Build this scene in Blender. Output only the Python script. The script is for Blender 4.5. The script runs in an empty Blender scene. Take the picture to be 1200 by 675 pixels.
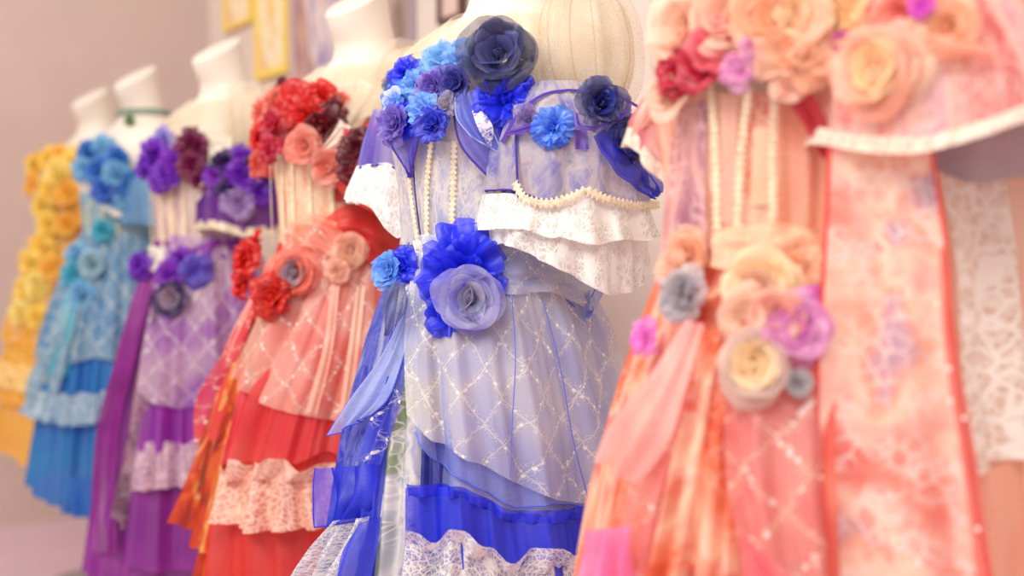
import bpy, math, random
import numpy as np
PI = math.pi
scene = bpy.context.scene
col = scene.collection
rad = math.radians

# ------------------------------------------------------------------ camera
FPX, CX, CY, HOR = 1500.0, 600.0, 337.5, 275.0
CAMZ = 1.05
FLOOR = -0.13          # heights are counted from the waist line; the floor lies a little below zero
PITCH = math.atan((CY - HOR) / FPX)
cam_d = bpy.data.cameras.new('camera')
cam = bpy.data.objects.new('camera', cam_d)
col.objects.link(cam)
cam.location = (0, 0, CAMZ)
cam.rotation_euler = (PI / 2 - PITCH, 0, 0)
cam_d.sensor_width = 36
cam_d.lens = FPX / 1200 * 36
cam_d.clip_start = 0.02
cam_d.dof.use_dof = True
cam_d.dof.focus_distance = 1.79
cam_d.dof.aperture_fstop = 2.0
scene.camera = cam

def ray(px, py):
    cx, cy = (px - CX) / FPX, -(py - CY) / FPX
    s, c = math.sin(PITCH), math.cos(PITCH)
    return np.array([cx, c + cy * s, -s + cy * c])       # depth 1 along the view axis

# ------------------------------------------------------------------ colour and node helpers
def lin(c):
    def f(x):
        x = x / 255.0
        return x / 12.92 if x <= 0.04045 else ((x + 0.055) / 1.055) ** 2.4
    return (f(c[0]), f(c[1]), f(c[2]), 1.0)

class NT:
    def __init__(self, name):
        self.m = bpy.data.materials.new(name)
        self.m.use_nodes = True
        self.t = self.m.node_tree
        self.t.nodes.clear()
        self.out = self.t.nodes.new('ShaderNodeOutputMaterial')
        tc = self.t.nodes.new('ShaderNodeTexCoord')
        self.uv = tc.outputs['UV']
        self.ob = tc.outputs['Object']
    def put(self, sock, v):
        if isinstance(v, bpy.types.NodeSocket):
            self.t.links.new(v, sock)
        elif v is not None:
            sock.default_value = v
    def math(self, op, a, b=None, c=None, clamp=False):
        n = self.t.nodes.new('ShaderNodeMath'); n.operation = op; n.use_clamp = clamp
        for i, v in enumerate((a, b, c)):
            if v is not None: self.put(n.inputs[i], v)
        return n.outputs[0]
    def step(self, v, a, b, lo=0.0, hi=1.0):
        n = self.t.nodes.new('ShaderNodeMapRange'); n.interpolation_type = 'SMOOTHSTEP'
        self.put(n.inputs[0], v); self.put(n.inputs[1], a); self.put(n.inputs[2], b)
        self.put(n.inputs[3], lo); self.put(n.inputs[4], hi)
        return n.outputs[0]
    def noise(self, scale, detail=2.0, vec=None, rough=0.5, dist=0.0, colour=False):
        n = self.t.nodes.new('ShaderNodeTexNoise')
        self.put(n.inputs['Vector'], vec if vec is not None else self.uv)
        n.inputs['Scale'].default_value = scale; n.inputs['Detail'].default_value = detail
        n.inputs['Roughness'].default_value = rough; n.inputs['Distortion'].default_value = dist
        return n.outputs[1 if colour else 0]
    def voro(self, scale, feature='F1', vec=None, rnd=1.0):
        n = self.t.nodes.new('ShaderNodeTexVoronoi'); n.feature = feature
        self.put(n.inputs['Vector'], vec if vec is not None else self.uv)
        n.inputs['Scale'].default_value = scale
        n.inputs['Randomness'].default_value = rnd
        return n.outputs['Distance']
    def warp(self, amt, scale):
        n = self.t.nodes.new('ShaderNodeVectorMath'); n.operation = 'MULTIPLY_ADD'
        self.put(n.inputs[0], self.noise(scale, 1.0, colour=True))
        n.inputs[1].default_value = (amt, amt, amt)
        self.put(n.inputs[2], self.uv)
        return n.outputs[0]
    def mix(self, f, a, b):
        n = self.t.nodes.new('ShaderNodeMix'); n.data_type = 'RGBA'
        self.put(n.inputs[0], f); self.put(n.inputs[6], a); self.put(n.inputs[7], b)
        return n.outputs[2]
    def ramp(self, f, stops):
        n = self.t.nodes.new('ShaderNodeValToRGB')
        e = n.color_ramp.elements
        while len(e) < len(stops): e.new(0.5)
        for i, (p, c) in enumerate(stops):
            e[i].position = p; e[i].color = lin(c)
        self.put(n.inputs[0], f)
        return n.outputs[0]
    def cloth(self, colour, alpha, trans=0.35, gloss=0.05, bump=None, bd=0.002):
        nd = self.t.nodes; L = self.t.links
        d = nd.new('ShaderNodeBsdfDiffuse'); self.put(d.inputs[0], colour)
        t = nd.new('ShaderNodeBsdfTranslucent'); self.put(t.inputs[0], colour)
        if bump is not None:
            b = nd.new('ShaderNodeBump'); b.inputs['Strength'].default_value = 0.6
            b.inputs['Distance'].default_value = bd
            self.put(b.inputs['Height'], bump); L.new(b.outputs[0], d.inputs['Normal'])
        m = nd.new('ShaderNodeMixShader'); m.inputs[0].default_value = trans
        L.new(d.outputs[0], m.inputs[1]); L.new(t.outputs[0], m.inputs[2])
        g = nd.new('ShaderNodeBsdfGlossy'); g.inputs[1].default_value = 0.42
        m1 = nd.new('ShaderNodeMixShader'); m1.inputs[0].default_value = gloss
        L.new(m.outputs[0], m1.inputs[1]); L.new(g.outputs[0], m1.inputs[2])
        x = nd.new('ShaderNodeBsdfTransparent')
        m2 = nd.new('ShaderNodeMixShader'); self.put(m2.inputs[0], alpha)
        L.new(x.outputs[0], m2.inputs[1]); L.new(m1.outputs[0], m2.inputs[2])
        L.new(m2.outputs[0], self.out.inputs[0])
        return self.m

_cache = {}
def sheer(c1, c2=None, alpha=0.6, sc=9.0, trans=0.35, gloss=0.05):
    """organza or tulle: even colour, or two dyes running into each other"""
    k = ('s', c1, c2, alpha, sc, trans, gloss)
    if k in _cache: return _cache[k]
    n = NT('organza')
    c = lin(c1) if c2 is None else n.mix(n.step(n.noise(sc, 2.0), 0.38, 0.62), lin(c1), lin(c2))
    w = n.step(n.noise(230.0, 1.0), 0.3, 0.7, -0.05, 0.05)
    a = n.math('ADD', alpha, w, clamp=True)
    _cache[k] = n.cloth(c, a, trans, gloss)
    return _cache[k]

def lace(c1, c2, ground=0.25, sc=70.0, motif=0.52):
    """lace: knotted threads round open holes, denser flower motifs"""
    k = ('l', c1, c2, ground, sc, motif)
    if k in _cache: return _cache[k]
    n = NT('lace')
    w = n.warp(0.012, 40.0)
    e1 = n.voro(sc, 'DISTANCE_TO_EDGE', w)
    e2 = n.voro(sc * 2.6, 'DISTANCE_TO_EDGE', w)
    th = n.math('MAXIMUM', n.step(e1, 0.16, 0.05), n.math('MULTIPLY', n.step(e2, 0.2, 0.08), 0.75))
    mo = n.step(n.noise(sc * 0.45, 3.0, w), motif, motif + 0.09)
    a0 = n.math('MAXIMUM', th, mo)
    a = n.math('MULTIPLY_ADD', a0, 1.0 - ground, ground, clamp=True)
    c = n.mix(a0, lin(c2), lin(c1))
    _cache[k] = n.cloth(c, a, 0.3, 0.04, bump=a0, bd=0.003)
    return _cache[k]

def net(c1, c2, thread=(250, 236, 200), ground=0.5, cu=0.06, cv=0.072, sc=8.0, amount=0.9):
    """sheer net embroidered with a diamond trellis of scribbled thread and strung beads"""
    k = ('n', c1, c2, thread, ground, cu, cv, sc, amount)
    if k in _cache: return _cache[k]
    n = NT('beaded_net')
    w = n.warp(0.03, 14.0)
    sp = n.t.nodes.new('ShaderNodeSeparateXYZ'); n.put(sp.inputs[0], w)
    u = n.math('DIVIDE', sp.outputs[0], cu); v = n.math('DIVIDE', sp.outputs[1], cv)
    def dist(x): return n.math('ABSOLUTE', n.math('SUBTRACT', n.math('FRACT', x), 0.5))
    d = n.math('MINIMUM', dist(n.math('ADD', u, v)), dist(n.math('SUBTRACT', u, v)))
    line = n.math('MULTIPLY', n.step(d, 0.032, 0.010), 0.6)
    verm = n.math('MULTIPLY', n.step(n.voro(125.0, 'DISTANCE_TO_EDGE', n.warp(0.012, 60.0)), 0.09, 0.03), n.step(d, 0.17, 0.10))
    bead = n.math('MULTIPLY', n.step(n.voro(105.0, 'F1'), 0.34, 0.24), n.step(d, 0.085, 0.06))
    th = n.math('MULTIPLY', n.math('MAXIMUM', n.math('MAXIMUM', line, n.math('MULTIPLY', verm, 0.45)), bead), amount)
    g = n.mix(n.step(n.noise(sc, 2.0), 0.36, 0.64), lin(c1), lin(c2))
    c = n.mix(bead, n.mix(th, g, lin(thread)), (1, 0.98, 0.93, 1))
    a = n.math('MULTIPLY_ADD', th, 1.0 - ground, ground, clamp=True)
    _cache[k] = n.cloth(c, a, 0.35, 0.05, bump=th, bd=0.002)
    return _cache[k]

def printed(stops, sc=14.0, alpha=0.9, fibre=None, famt=0.5, stretch=0.5, dist=0.8, fsc=75.0):
    """dyed flower print, optionally under a web of pale fibres"""
    k = ('p', tuple(stops), sc, alpha, fibre, famt, stretch, dist, fsc)
    if k in _cache: return _cache[k]
    n = NT('flower_print')
    mp = n.t.nodes.new('ShaderNodeMapping'); n.put(mp.inputs[0], n.uv); mp.inputs['Scale'].default_value = (1, stretch, 1)
    f = n.noise(sc, 3.0, mp.outputs[0], 0.55, dist)
    c = n.ramp(n.step(f, 0.25, 0.75), stops)
    if fibre:
        w = n.warp(0.02, 30.0)
        e = n.math('MULTIPLY', n.step(n.voro(fsc, 'DISTANCE_TO_EDGE', w), 0.14, 0.03), n.step(n.noise(22.0, 2.0), 0.36, 0.6))
        c = n.mix(n.math('MULTIPLY', e, famt), c, lin(fibre))
    _cache[k] = n.cloth(c, alpha, 0.3, 0.04)
    return _cache[k]

def plain(name, c, rough=0.5, spec=0.4, var=None):
    n = NT(name)
    b = n.t.nodes.new('ShaderNodeBsdfPrincipled')
    if var:
        n.put(b.inputs['Base Color'], n.mix(n.step(n.noise(3.0, 3.0, n.ob), 0.35, 0.65), lin(c), lin(var)))
    else:
        b.inputs['Base Color'].default_value = lin(c)
    b.inputs['Roughness'].default_value = rough
    b.inputs['Specular IOR Level'].default_value = spec
    n.t.links.new(b.outputs[0], n.out.inputs[0])
    return n.m

# ------------------------------------------------------------------ mesh helpers
def build(name, V, F, mat, parent=None, UV=None, label=None):
    me = bpy.data.meshes.new(name)
    V = np.asarray(V, dtype=float).reshape(-1, 3)
    me.from_pydata(V.tolist(), [], F)
    lay = me.uv_layers.new(name='UVMap')
    li = np.zeros(len(me.loops), dtype=np.int32)
    me.loops.foreach_get('vertex_index', li)
    if UV is None: UV = V[:, [0, 2]]
    UV = np.asarray(UV, dtype=float).reshape(-1, 2)
    lay.data.foreach_set('uv', UV[li].ravel().astype(np.float32))
    me.polygons.foreach_set('use_smooth', [True] * len(me.polygons))
    me.materials.append(mat)
    o = bpy.data.objects.new(name, me)
    col.objects.link(o)
    if parent is not None: o.parent = parent
    if label: o['label'] = label
    return o

def gridf(n, m, base=0, wrap=False):
    F = []
    for i in range(n - 1):
        for j in range(m if wrap else m - 1):
            k = (j + 1) % m
            F.append((base + i * m + j, base + i * m + k, base + (i + 1) * m + k, base + (i + 1) * m + j))
    return F

def tube_data(P, r, k=6, base=0):
    P = np.asarray(P, dtype=float)
    n = len(P)
    T = np.gradient(P, axis=0)
    T /= (np.linalg.norm(T, axis=1, keepdims=True) + 1e-9)
    up = np.array([0.13, 0.21, 1.0]); A = np.cross(T, up); A /= (np.linalg.norm(A, axis=1, keepdims=True) + 1e-9)
    B = np.cross(T, A)
    rr = np.broadcast_to(np.asarray(r, dtype=float), (n,))
    V = []
    for j in range(k):
        a = 2 * PI * j / k
        V.append(P + (A * math.cos(a) + B * math.sin(a)) * rr[:, None])
    V = np.stack(V, 1).reshape(-1, 3)
    F = gridf(n, k, base, True)
    F.append(tuple(base + j for j in range(k))[::-1]); F.append(tuple(base + (n - 1) * k + j for j in range(k)))
    return V, F

def tube(name, P, r, mat, parent, k=6, label=None):
    V, F = tube_data(P, r, k)
    return build(name, V, F, mat, parent, None, label)

def tag(o, label=None, cat=None, group=None, kind=None):
    if label: o['label'] = label
    if cat: o['category'] = cat
    if group: o['group'] = group
    if kind: o['kind'] = kind
    return o

def empty(name, loc, rz=0.0):
    o = bpy.data.objects.new(name, None); col.objects.link(o)
    o.location = loc; o.rotation_euler = (0, 0, rz); o.empty_display_size = 0.1
    return o

# ------------------------------------------------------------------ body surfaces
class Surf:
    """stack of ellipses: z -> half width, half depth, centre"""
    def __init__(self, rows, cx=0.0):
        r = np.array(sorted(rows)); self.z = r[:, 0]; self.a_ = r[:, 1]; self.b_ = r[:, 2]; self.cy_ = r[:, 3]
        self.cx_ = r[:, 4] if r.shape[1] > 4 else np.full(len(r), cx)
    def at(self, z):
        return (np.interp(z, self.z, self.a_), np.interp(z, self.z, self.b_), np.interp(z, self.z, self.cx_), np.interp(z, self.z, self.cy_))
    def pt(self, th, z, off=0.0):
        a, b, cx, cy = self.at(z)
        return np.stack([cx + (a + off) * np.sin(th), cy - (b + off) * np.cos(th), z + 0 * th], -1)

LEAN = [(0.20, -.105), (0.80, -.085), (1.05, -.080), (1.20, -.062), (1.30, -.028), (1.39, 0.0), (1.42, -.006), (1.46, -.018), (1.52, -.036)]
LZ, LY = [x[0] for x in LEAN], [x[1] for x in LEAN]
def lean(z): return float(np.interp(z, LZ, LY))
FORM = [(.84, .150, .115), (.92, .160, .125), (1.0, .125, .10), (1.05, .108, .088), (1.12, .120, .098), (1.20, .143, .114),
        (1.27, .160, .105), (1.31, .170, .092), (1.335, .165, .082), (1.355, .142, .076), (1.372, .105, .070), (1.388, .078, .066),
        (1.405, .066, .062), (1.43, .059, .058), (1.47, .057, .057), (1.505, .060, .060)]
BODY = Surf([(z, a, b, lean(z)) for z, a, b in FORM])
SK = [(.20, .262, .258), (.45, .232, .228), (.60, .212, .207), (.77, .196, .184), (.90, .168, .150), (.98, .143, .124), (1.03, .124, .104), (1.05, .120, .100)]
DRESS = Surf([(z, a, b, lean(z)) for z, a, b in SK] + [(z, a + .012, b + .012, lean(z)) for z, a, b in FORM if z > 1.05])

PHI = rad(42)
rng = np.random.RandomState(7)

class Fig:
    """one mannequin's place: frame, pixel -> surface point"""
    def __init__(self, axis_px, depth, phi=PHI):
        self.d = depth; self.s = FPX / depth
        self.X = (axis_px - CX) / FPX * depth
        self.yaw = -phi
        self.loc = (self.X, depth, 0.0)
        c, s = math.cos(self.yaw), math.sin(self.yaw)
        self.R = np.array([[c, -s, 0], [s, c, 0], [0, 0, 1.0]])
    def local(self, P): return (np.asarray(P) - np.array(self.loc)) @ self.R
    def hit(self, px, py, off=0.0, surf=DRESS):
        r = ray(px, py)
        s = np.linspace(self.d - 0.65, self.d + 0.65, 900)
        P = np.array([0, 0, CAMZ]) + s[:, None] * r[None, :]
        Q = self.local(P)
        a, b, cx, cy = surf.at(Q[:, 2])
        m = np.hypot((Q[:, 0] - cx) / (a + off), (Q[:, 1] - cy) / (b + off))
        w = np.nonzero(m < 1)[0]
        i = w[0] if len(w) else int(np.argmin(m))
        q = Q[i]
        th = math.atan2((q[0] - cx[i]) / (a[i] + off), -(q[1] - cy[i]) / (b[i] + off))
        nrm = np.array([math.sin(th) / (a[i] + off), -math.cos(th) / (b[i] + off), 0]); nrm /= np.linalg.norm(nrm)
        return q, th, nrm
    def poly(self, pts, surf=DRESS, off=0.0):
        """pixel polyline -> arrays of theta and z"""
        r = []
        for (x, y) in pts:
            q, th, n = self.hit(x, y, off, surf); r.append((th, q[2]))
        r.sort()
        return np.array([a for a, b in r]), np.array([b for a, b in r])

def smooth1(x):
    x = np.clip(x, 0, 1); return x * x * (3 - 2 * x)

def wavef(th, n, seed, sharp=1.0):
    r = np.random.RandomState(seed)
    p = r.rand(6) * 2 * PI
    ph = n * th + 1.3 * np.sin(2 * th + p[0]) + 0.8 * np.sin(5 * th + p[1])
    w = 0.62 * np.cos(ph) + 0.28 * np.cos(1.63 * ph + p[2]) + 0.18 * np.cos(2.7 * ph + p[3])
    return np.sign(w) * np.abs(w) ** sharp

class Dress:
    def __init__(self, fig, label, seed, name='ruffled_dress'):
        self.f = fig; self.seed = seed
        self.root = empty(name, fig.loc, fig.yaw)
        tag(self.root, label, 'dress', 'ruffled dresses on the row of mannequins')
        self.k = 0
    def nseed(self):
        self.k += 1; return self.seed * 100 + self.k
    def layer(self, name, mat, th=(-180, 180), top=1.05, bot=0.4, off=(0.0, 0.0), fold=(0.014, 15), wave=(0.0, 30), nth=None, nv=22,
              surf=DRESS, hem=None, hemr=0.0016, hemmat=None, flare=0.0, topwave=0.0, jag=0.0, parent=None, label=None, bulge=0.0, pw=0.8, left=None, side=(0.0, 90)):
        f = self.f; seed = self.nseed()
        span = rad(th[1] - th[0])
        if nth is None: nth = int(max(60, span / (2 * PI) * max(fold[1] * 14, wave[1] * 9 if wave[0] else 0)))
        s = np.linspace(0, 1, nth); t1 = rad(th[1])
        la, lb = rad(th[0]), rad(th[0])
        if left is not None:
            la = f.hit(left[0][0], left[0][1], off[0], surf)[1]; lb = f.hit(left[1][0], left[1][1], off[1], surf)[1]
        Ta = la + (t1 - la) * s; T = lb + (t1 - lb) * s
        def zz(v, off_, T):
            if isinstance(v, (int, float)): return np.full(nth, float(v))
            a, b = f.poly(v, surf, off_)
            keep = np.r_[True, np.diff(a) > 0.02]; a, b = a[keep], b[keep]
            y = np.interp(T, a, b)
            for _ in range(2):                                # round the corners of the outline
                k = max(3, nth // 40) | 1
                y = np.convolve(np.pad(y, k // 2, mode='edge'), np.ones(k) / k, 'valid')
            return y
        zt, zb = zz(top, off[0], Ta), zz(bot, off[1], T)
        if jag: zb = zb + jag * wavef(T, 9, seed + 5)
        if topwave: zt = zt + topwave * wavef(T, wave[1] * .6, seed + 9)
        v = np.linspace(0, 1, nv)[:, None]
        Z = zt[None, :] * (1 - v) + zb[None, :] * v
        depth = np.clip((1.05 - Z) / 0.45, 0, 1.3) if surf is DRESS else np.clip(v + 0 * Z, 0, 1)
        gl = wavef(T, fold[1], self.seed * 7 + 3)[None, :] * fold[0] * depth ** pw
        own = wavef(T, wave[1], seed)[None, :] * wave[0] * (0.35 + 0.65 * v)
        O = off[0] * (1 - v) + off[1] * v + gl + own + flare * v ** 2 + bulge * np.sin(PI * v)
        TT = Ta[None, :] * (1 - v) + T[None, :] * v
        O = O + side[0] * smooth1((TT - rad(side[1])) / 1.2) * smooth1(v * 2.5)
        P = surf.pt(TT, Z, O)
        U = np.stack([TT * 0.21, (zt[None, :] - Z) + seed * 0.37], -1)
        o = build(name, P, gridf(nv, nth), mat, parent or self.root, U, label)
        if hem: tube(hem, P[-1], hemr, hemmat, o, 5)
        return o
    def P3(self, pts, surf, n, dz=0.0):
        """pixel polyline with offsets -> n smooth local points and normals"""
        Q, N = [], []
        for p in pts:
            q, t, nn = self.f.hit(p[0], p[1], p[2] if len(p) > 2 else 0.012, surf); Q.append(q); N.append(nn)
        Q, N = np.array(Q), np.array(N)
        s = np.r_[0, np.cumsum(np.linalg.norm(np.diff(Q, axis=0), axis=1) + 1e-6)]; s /= s[-1]
        t = np.linspace(0, 1, n)
        def cub(A):
            m = np.gradient(A, s, axis=0) if len(s) > 2 else np.repeat(((A[-1] - A[0]) / (s[-1] - s[0]))[None], len(s), 0)
            i = np.clip(np.searchsorted(s, t, 'right') - 1, 0, len(s) - 2)
            h = (s[i + 1] - s[i]); x = ((t - s[i]) / h)[:, None]; h = h[:, None]
            return ((2 * x**3 - 3 * x**2 + 1) * A[i] + (x**3 - 2 * x**2 + x) * h * m[i] + (-2 * x**3 + 3 * x**2) * A[i + 1] + (x**3 - x**2) * h * m[i + 1])
        Nn = cub(N); Nn /= np.linalg.norm(Nn, axis=1, keepdims=True)
        return cub(Q), Nn
    def sheet(self, name, mat, L, R, ripple=(0.006, 4), cross=(0.0, 4), nu=26, nv=26, surf=DRESS, hem=None, hemmat=None, hemr=0.0015, parent=None, label=None, belly=0.0):
        """cloth hung between two edges; ripple runs across the width, cross along the length"""
        seed = self.nseed()
        A, NA = self.P3(L, surf, nv); B, NB = self.P3(R, surf, nv)
        u = np.linspace(0, 1, nu)[None, :, None]
        P = A[:, None, :] * (1 - u) + B[:, None, :] * u
        N = NA[:, None, :] * (1 - u) + NB[:, None, :] * u
        N = N / np.linalg.norm(N, axis=2, keepdims=True)
        uu = u[..., 0]; vv = np.linspace(0, 1, nv)[:, None]
        r = np.random.RandomState(seed); p = r.rand(5) * 6.28
        D = ripple[0] * (np.cos(2 * PI * ripple[1] * uu + p[0] + 1.2 * np.sin(2.2 * vv + p[1])) + 0.5 * np.cos(2 * PI * ripple[1] * 1.7 * uu + p[2])) * (0.3 + 0.7 * vv)
        D = D + cross[0] * np.cos(2 * PI * cross[1] * vv + p[3] + 1.5 * uu) + belly * np.sin(PI * uu)
        P = P + N * D[..., None]
        w = np.linalg.norm(P[:, -1] - P[:, 0], axis=1).mean(); h = np.linalg.norm(np.diff(A, axis=0), axis=1).sum()
        U = np.stack(np.broadcast_arrays(uu * w + seed * .31, vv * h), -1)
        o = build(name, P, gridf(nv, nu), mat, parent or self.root, U, label)
        if hem:
            edge = np.concatenate([P[:, 0], P[-1, 1:], P[::-1, -1][1:]])
            tube(hem, edge, hemr, hemmat, o, 5)
        return o
    def trim(self, name, mat, pts, w=0.0035, off=0.006, surf=DRESS, parent=None, label=None, scallop=0.35, pitch=0.0075):
        """narrow braid with a scalloped edge, sewn along a line"""
        n = 90
        A, N = self.P3([(x, y, off) for x, y in pts], surf, n)
        T = np.gradient(A, axis=0); T /= np.linalg.norm(T, axis=1, keepdims=True) + 1e-9
        S = np.cross(T, N)
        s = np.r_[0, np.cumsum(np.linalg.norm(np.diff(A, axis=0), axis=1))]
        m = max(n, int(s[-1] / pitch * 6))
        si = np.linspace(0, s[-1], m)
        A, N, S = [np.stack([np.interp(si, s, X[:, k]) for k in range(3)], -1) for X in (A, N, S)]
        ww = w * (1 + scallop * np.cos(2 * PI * si / pitch))
        rows = []
        for a, h in ((-1, 0.0), (-0.6, 0.0016), (0, 0.0009), (0.6, 0.0016), (1, 0.0)):
            rows.append(A + S * (a * ww)[:, None] + N * h)
        P = np.stack(rows, 1)
        U = np.stack(np.broadcast_arrays(np.linspace(0, 2 * w, 5)[None, :], si[:, None]), -1)
        return build(name, P, gridf(m, 5), mat, parent or self.root, U, label)
    def rose(self, px, py, rpx, mat, style='rose', off=0.018, inner=None, surf=DRESS, up=0.15, name='fabric_rose', label=None, cam_bias=0.25, frac=0.5):
        q, th, n = self.f.hit(px, py, off, surf)
        R = rpx * (np.linalg.norm(q @ self.f.R.T + np.array(self.f.loc) - np.array([0, 0, CAMZ]))) / FPX
        tocam = self.f.local(np.array([0, 0, CAMZ])) - q; tocam /= np.linalg.norm(tocam)
        n = n + np.array([0, 0, up]) + tocam * cam_bias; n /= np.linalg.norm(n)
        seed = self.nseed()
        if inner is None:
            V, F, U = rose_data(q, n, R, seed, style); return build(name, V, F, mat, self.root, U, label)
        V, F, U = rose_data(q, n, R, seed, style, 0.0 + frac, 1.0)
        o = build(name, V, F, mat, self.root, U, label)
        V, F, U = rose_data(q, n, R, seed + 50, style if style != 'pompom' else 'rose', 0.0, frac)
        build('inner_petals', V, F, inner, o, U)
        return o

STY = {  # ring counts, petal width inner/outer, elevation inner/outer, curl, ruffle, ruffle count, tip, blunt end, wrap
    'rose':   ([3, 4, 5, 6, 6], .46, .66, 84, 12, 55, .09, 5, .05, .62, .9),
    'wrap':   ([2, 3, 4, 4, 4], .55, .90, 86, 16, 60, .08, 3, .07, .60, 1.0),
    'pompom': ([4, 6, 8, 9, 10], .34, .50, 88, 0, 90, .15, 4.2, .0, .42, .45),
    'puff':   ([3, 4, 5, 6, 6], .46, .74, 88, 6, 100, .14, 3.4, .0, .46, .5),
    'leafy':  ([3, 4, 5], .42, .56, 72, 0, 40, .12, 4, .06, .62, .6),
}
def rose_data(c, n, R, seed, style, lo=0.0, hi=1.0):
    counts, w0, w1, e0, e1, curl, ruf, rk, tipk, blunt, wrk = STY[style]
    r = np.random.RandomState(seed)
    a = np.array([0, 0, 1.0]) if abs(n[2]) < .9 else np.array([1.0, 0, 0])
    x = np.cross(a, n); x /= np.linalg.norm(x); y = np.cross(n, x)
    V, F, UV = [], [], []; base = 0
    nu, nv = 13, 9
    nr = len(counts)
    for i, cnt in enumerate(counts):
        f = (i + 0.5) / nr
        if not (lo <= f < hi): continue
        for k in range(cnt):
            phi = 2 * PI * (k + 0.5 * (i % 2)) / cnt + r.uniform(-.3, .3)
            L = R * (0.54 + 0.50 * f) * r.uniform(.78, 1.16)
            W = R * (w0 + (w1 - w0) * f) * r.uniform(.85, 1.15)
            el = rad(e0 + (e1 - e0) * f + r.uniform(-14, 14)); cu = rad(curl * (0.5 + f) * r.uniform(.7, 1.3))
            v = np.linspace(0, 1, nv)
            e = el + cu * .35 - cu * v ** 1.3
            dl = L / (nv - 1)
            rr = np.r_[0, np.cumsum(np.cos(e[:-1]) * dl)] + R * 0.05 * (1 + i)
            zz = np.r_[0, np.cumsum(np.sin(e[:-1]) * dl)]
            u = np.linspace(-1, 1, nu)
            wv = W * np.sin(PI * (0.10 + blunt * v)) ** .75
            S = u[None, :] * wv[:, None]
            p = r.rand(3) * 6.28
            rf = ruf * R * v[:, None] ** 1.5 * (np.sin(rk * u[None, :] + p[0]) + .6 * np.sin(1.9 * rk * u[None, :] + p[1]))
            wrap = wrk * (1.0 - 0.55 * f) * S ** 2 / (R * .75)
            RR = rr[:, None] - wrap + rf * .12
            H = zz[:, None] + rf + R * 0.14 * f * 0 - R * 0.10 * (u[None, :] ** 2) * v[:, None] * (1 - f) - R * .12
            tip = tipk * L * (1 - u[None, :] ** 2) * v[:, None]
            RR = RR + tip * math.cos(el - cu); H = H + tip * math.sin(max(el - cu, 0)) * .5
            er = x * math.cos(phi) + y * math.sin(phi); et = -x * math.sin(phi) + y * math.cos(phi)
            P = c + RR[..., None] * er + S[..., None] * et + H[..., None] * n
            V.append(P.reshape(-1, 3)); F += gridf(nv, nu, base); base += nu * nv
            UV.append(np.stack([S + i * .13 + k * .07, v[:, None] * L + 0 * S + seed * .11], -1).reshape(-1, 2))
    if lo <= 0:                                               # the rolled heart of the flower
        th, ph = np.linspace(0.15, PI - .15, 7)[:, None], np.linspace(0, 2 * PI, 12)[None, :]
        rb = R * (.17 + .02 * np.sin(3 * ph + seed))
        P = c + (rb * np.sin(th) * np.cos(ph))[..., None] * x + (rb * np.sin(th) * np.sin(ph))[..., None] * y + (rb * 1.3 * np.cos(th) + R * .12 + 0 * ph)[..., None] * n
        V.append(P.reshape(-1, 3)); F += gridf(7, 12, base); base += 84
        UV.append(np.stack([rb * ph + 0 * th, rb * th + 0 * ph], -1).reshape(-1, 2))
    return np.concatenate(V), F, np.concatenate(UV)

# ------------------------------------------------------------------ mannequin
M_form = plain('mannequin_shell', (228, 216, 202), 0.4, 0.35)
M_steel = plain('brushed_steel', (150, 145, 145), 0.35, 0.6)
def mannequin(fig, label):
    root = empty('mannequin', fig.loc, fig.yaw)
    tag(root, label, 'mannequin', 'headless mannequins standing in a row')
    Z = np.r_[np.linspace(.84, 1.33, 26), np.linspace(1.34, 1.505, 22)]
    nth = 56; T = np.linspace(-PI, PI, nth, endpoint=False)
    # smooth the profile with a small moving average
    a, b, cx, cy = BODY.at(Z)
    def sm(v):
        w = np.pad(v, 2, mode='edge'); return (w[:-4] + 2 * w[1:-3] + 3 * w[2:-2] + 2 * w[3:-1] + w[4:]) / 9
    a, b, cy = sm(a), sm(b), sm(cy)
    a[-1] *= 1.01
    X = a[:, None] * np.sin(T)[None]; Y = cy[:, None] - b[:, None] * np.cos(T)[None]
    tilt = 0.60 * smooth1((Z - 1.40) / .09)
    bust = 0.022 * np.exp(-((Z[:, None] - 1.20) / .035) ** 2) * np.exp(-((np.abs(T)[None] - .55) / .30) ** 2)
    Y = Y - bust * 0.9
    ZZ = Z[:, None] + tilt[:, None] * (Y - cy[:, None])
    P = np.stack([X, Y, ZZ], -1)
    n = len(Z)
    F = gridf(n, nth, 0, True)
    F.append(tuple(range(nth))[::-1])
    build('torso', P.reshape(-1, 3), F, M_form, root)
    top = P[-1]; cen = top.mean(0)
    rings = [top, cen + (top - cen) * .94 + [0, 0, .006], cen + (top - cen) * .5 + [0, 0, .008], cen + (top - cen) * .05 + [0, 0, .008]]
    V = np.concatenate(rings); F = gridf(4, nth, 0, True); F.append(tuple(3 * nth + j for j in range(nth)))
    build('neck_cap', V, F, M_form, root)
    py = lean(.84) * .3; G = FLOOR
    tube('pole', [(0, py, G + .02), (0, py, .45), (0, py, .86)], .012, M_steel, root, 14)
    T2 = np.linspace(0, 2 * PI, 48, endpoint=False); rows = []
    for r_, z_ in ((.03, .045), (.10, .03), (.148, .022), (.152, .012), (.15, .0)):
        rows.append(np.stack([r_ * np.cos(T2), py + r_ * np.sin(T2), G + z_ + 0 * T2], -1))
    F = gridf(5, 48, 0, True); F.append(tuple(range(48))); F.append(tuple(4 * 48 + j for j in range(48))[::-1])
    build('stand_base', np.concatenate(rows), F, M_steel, root)
    return root

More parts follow.
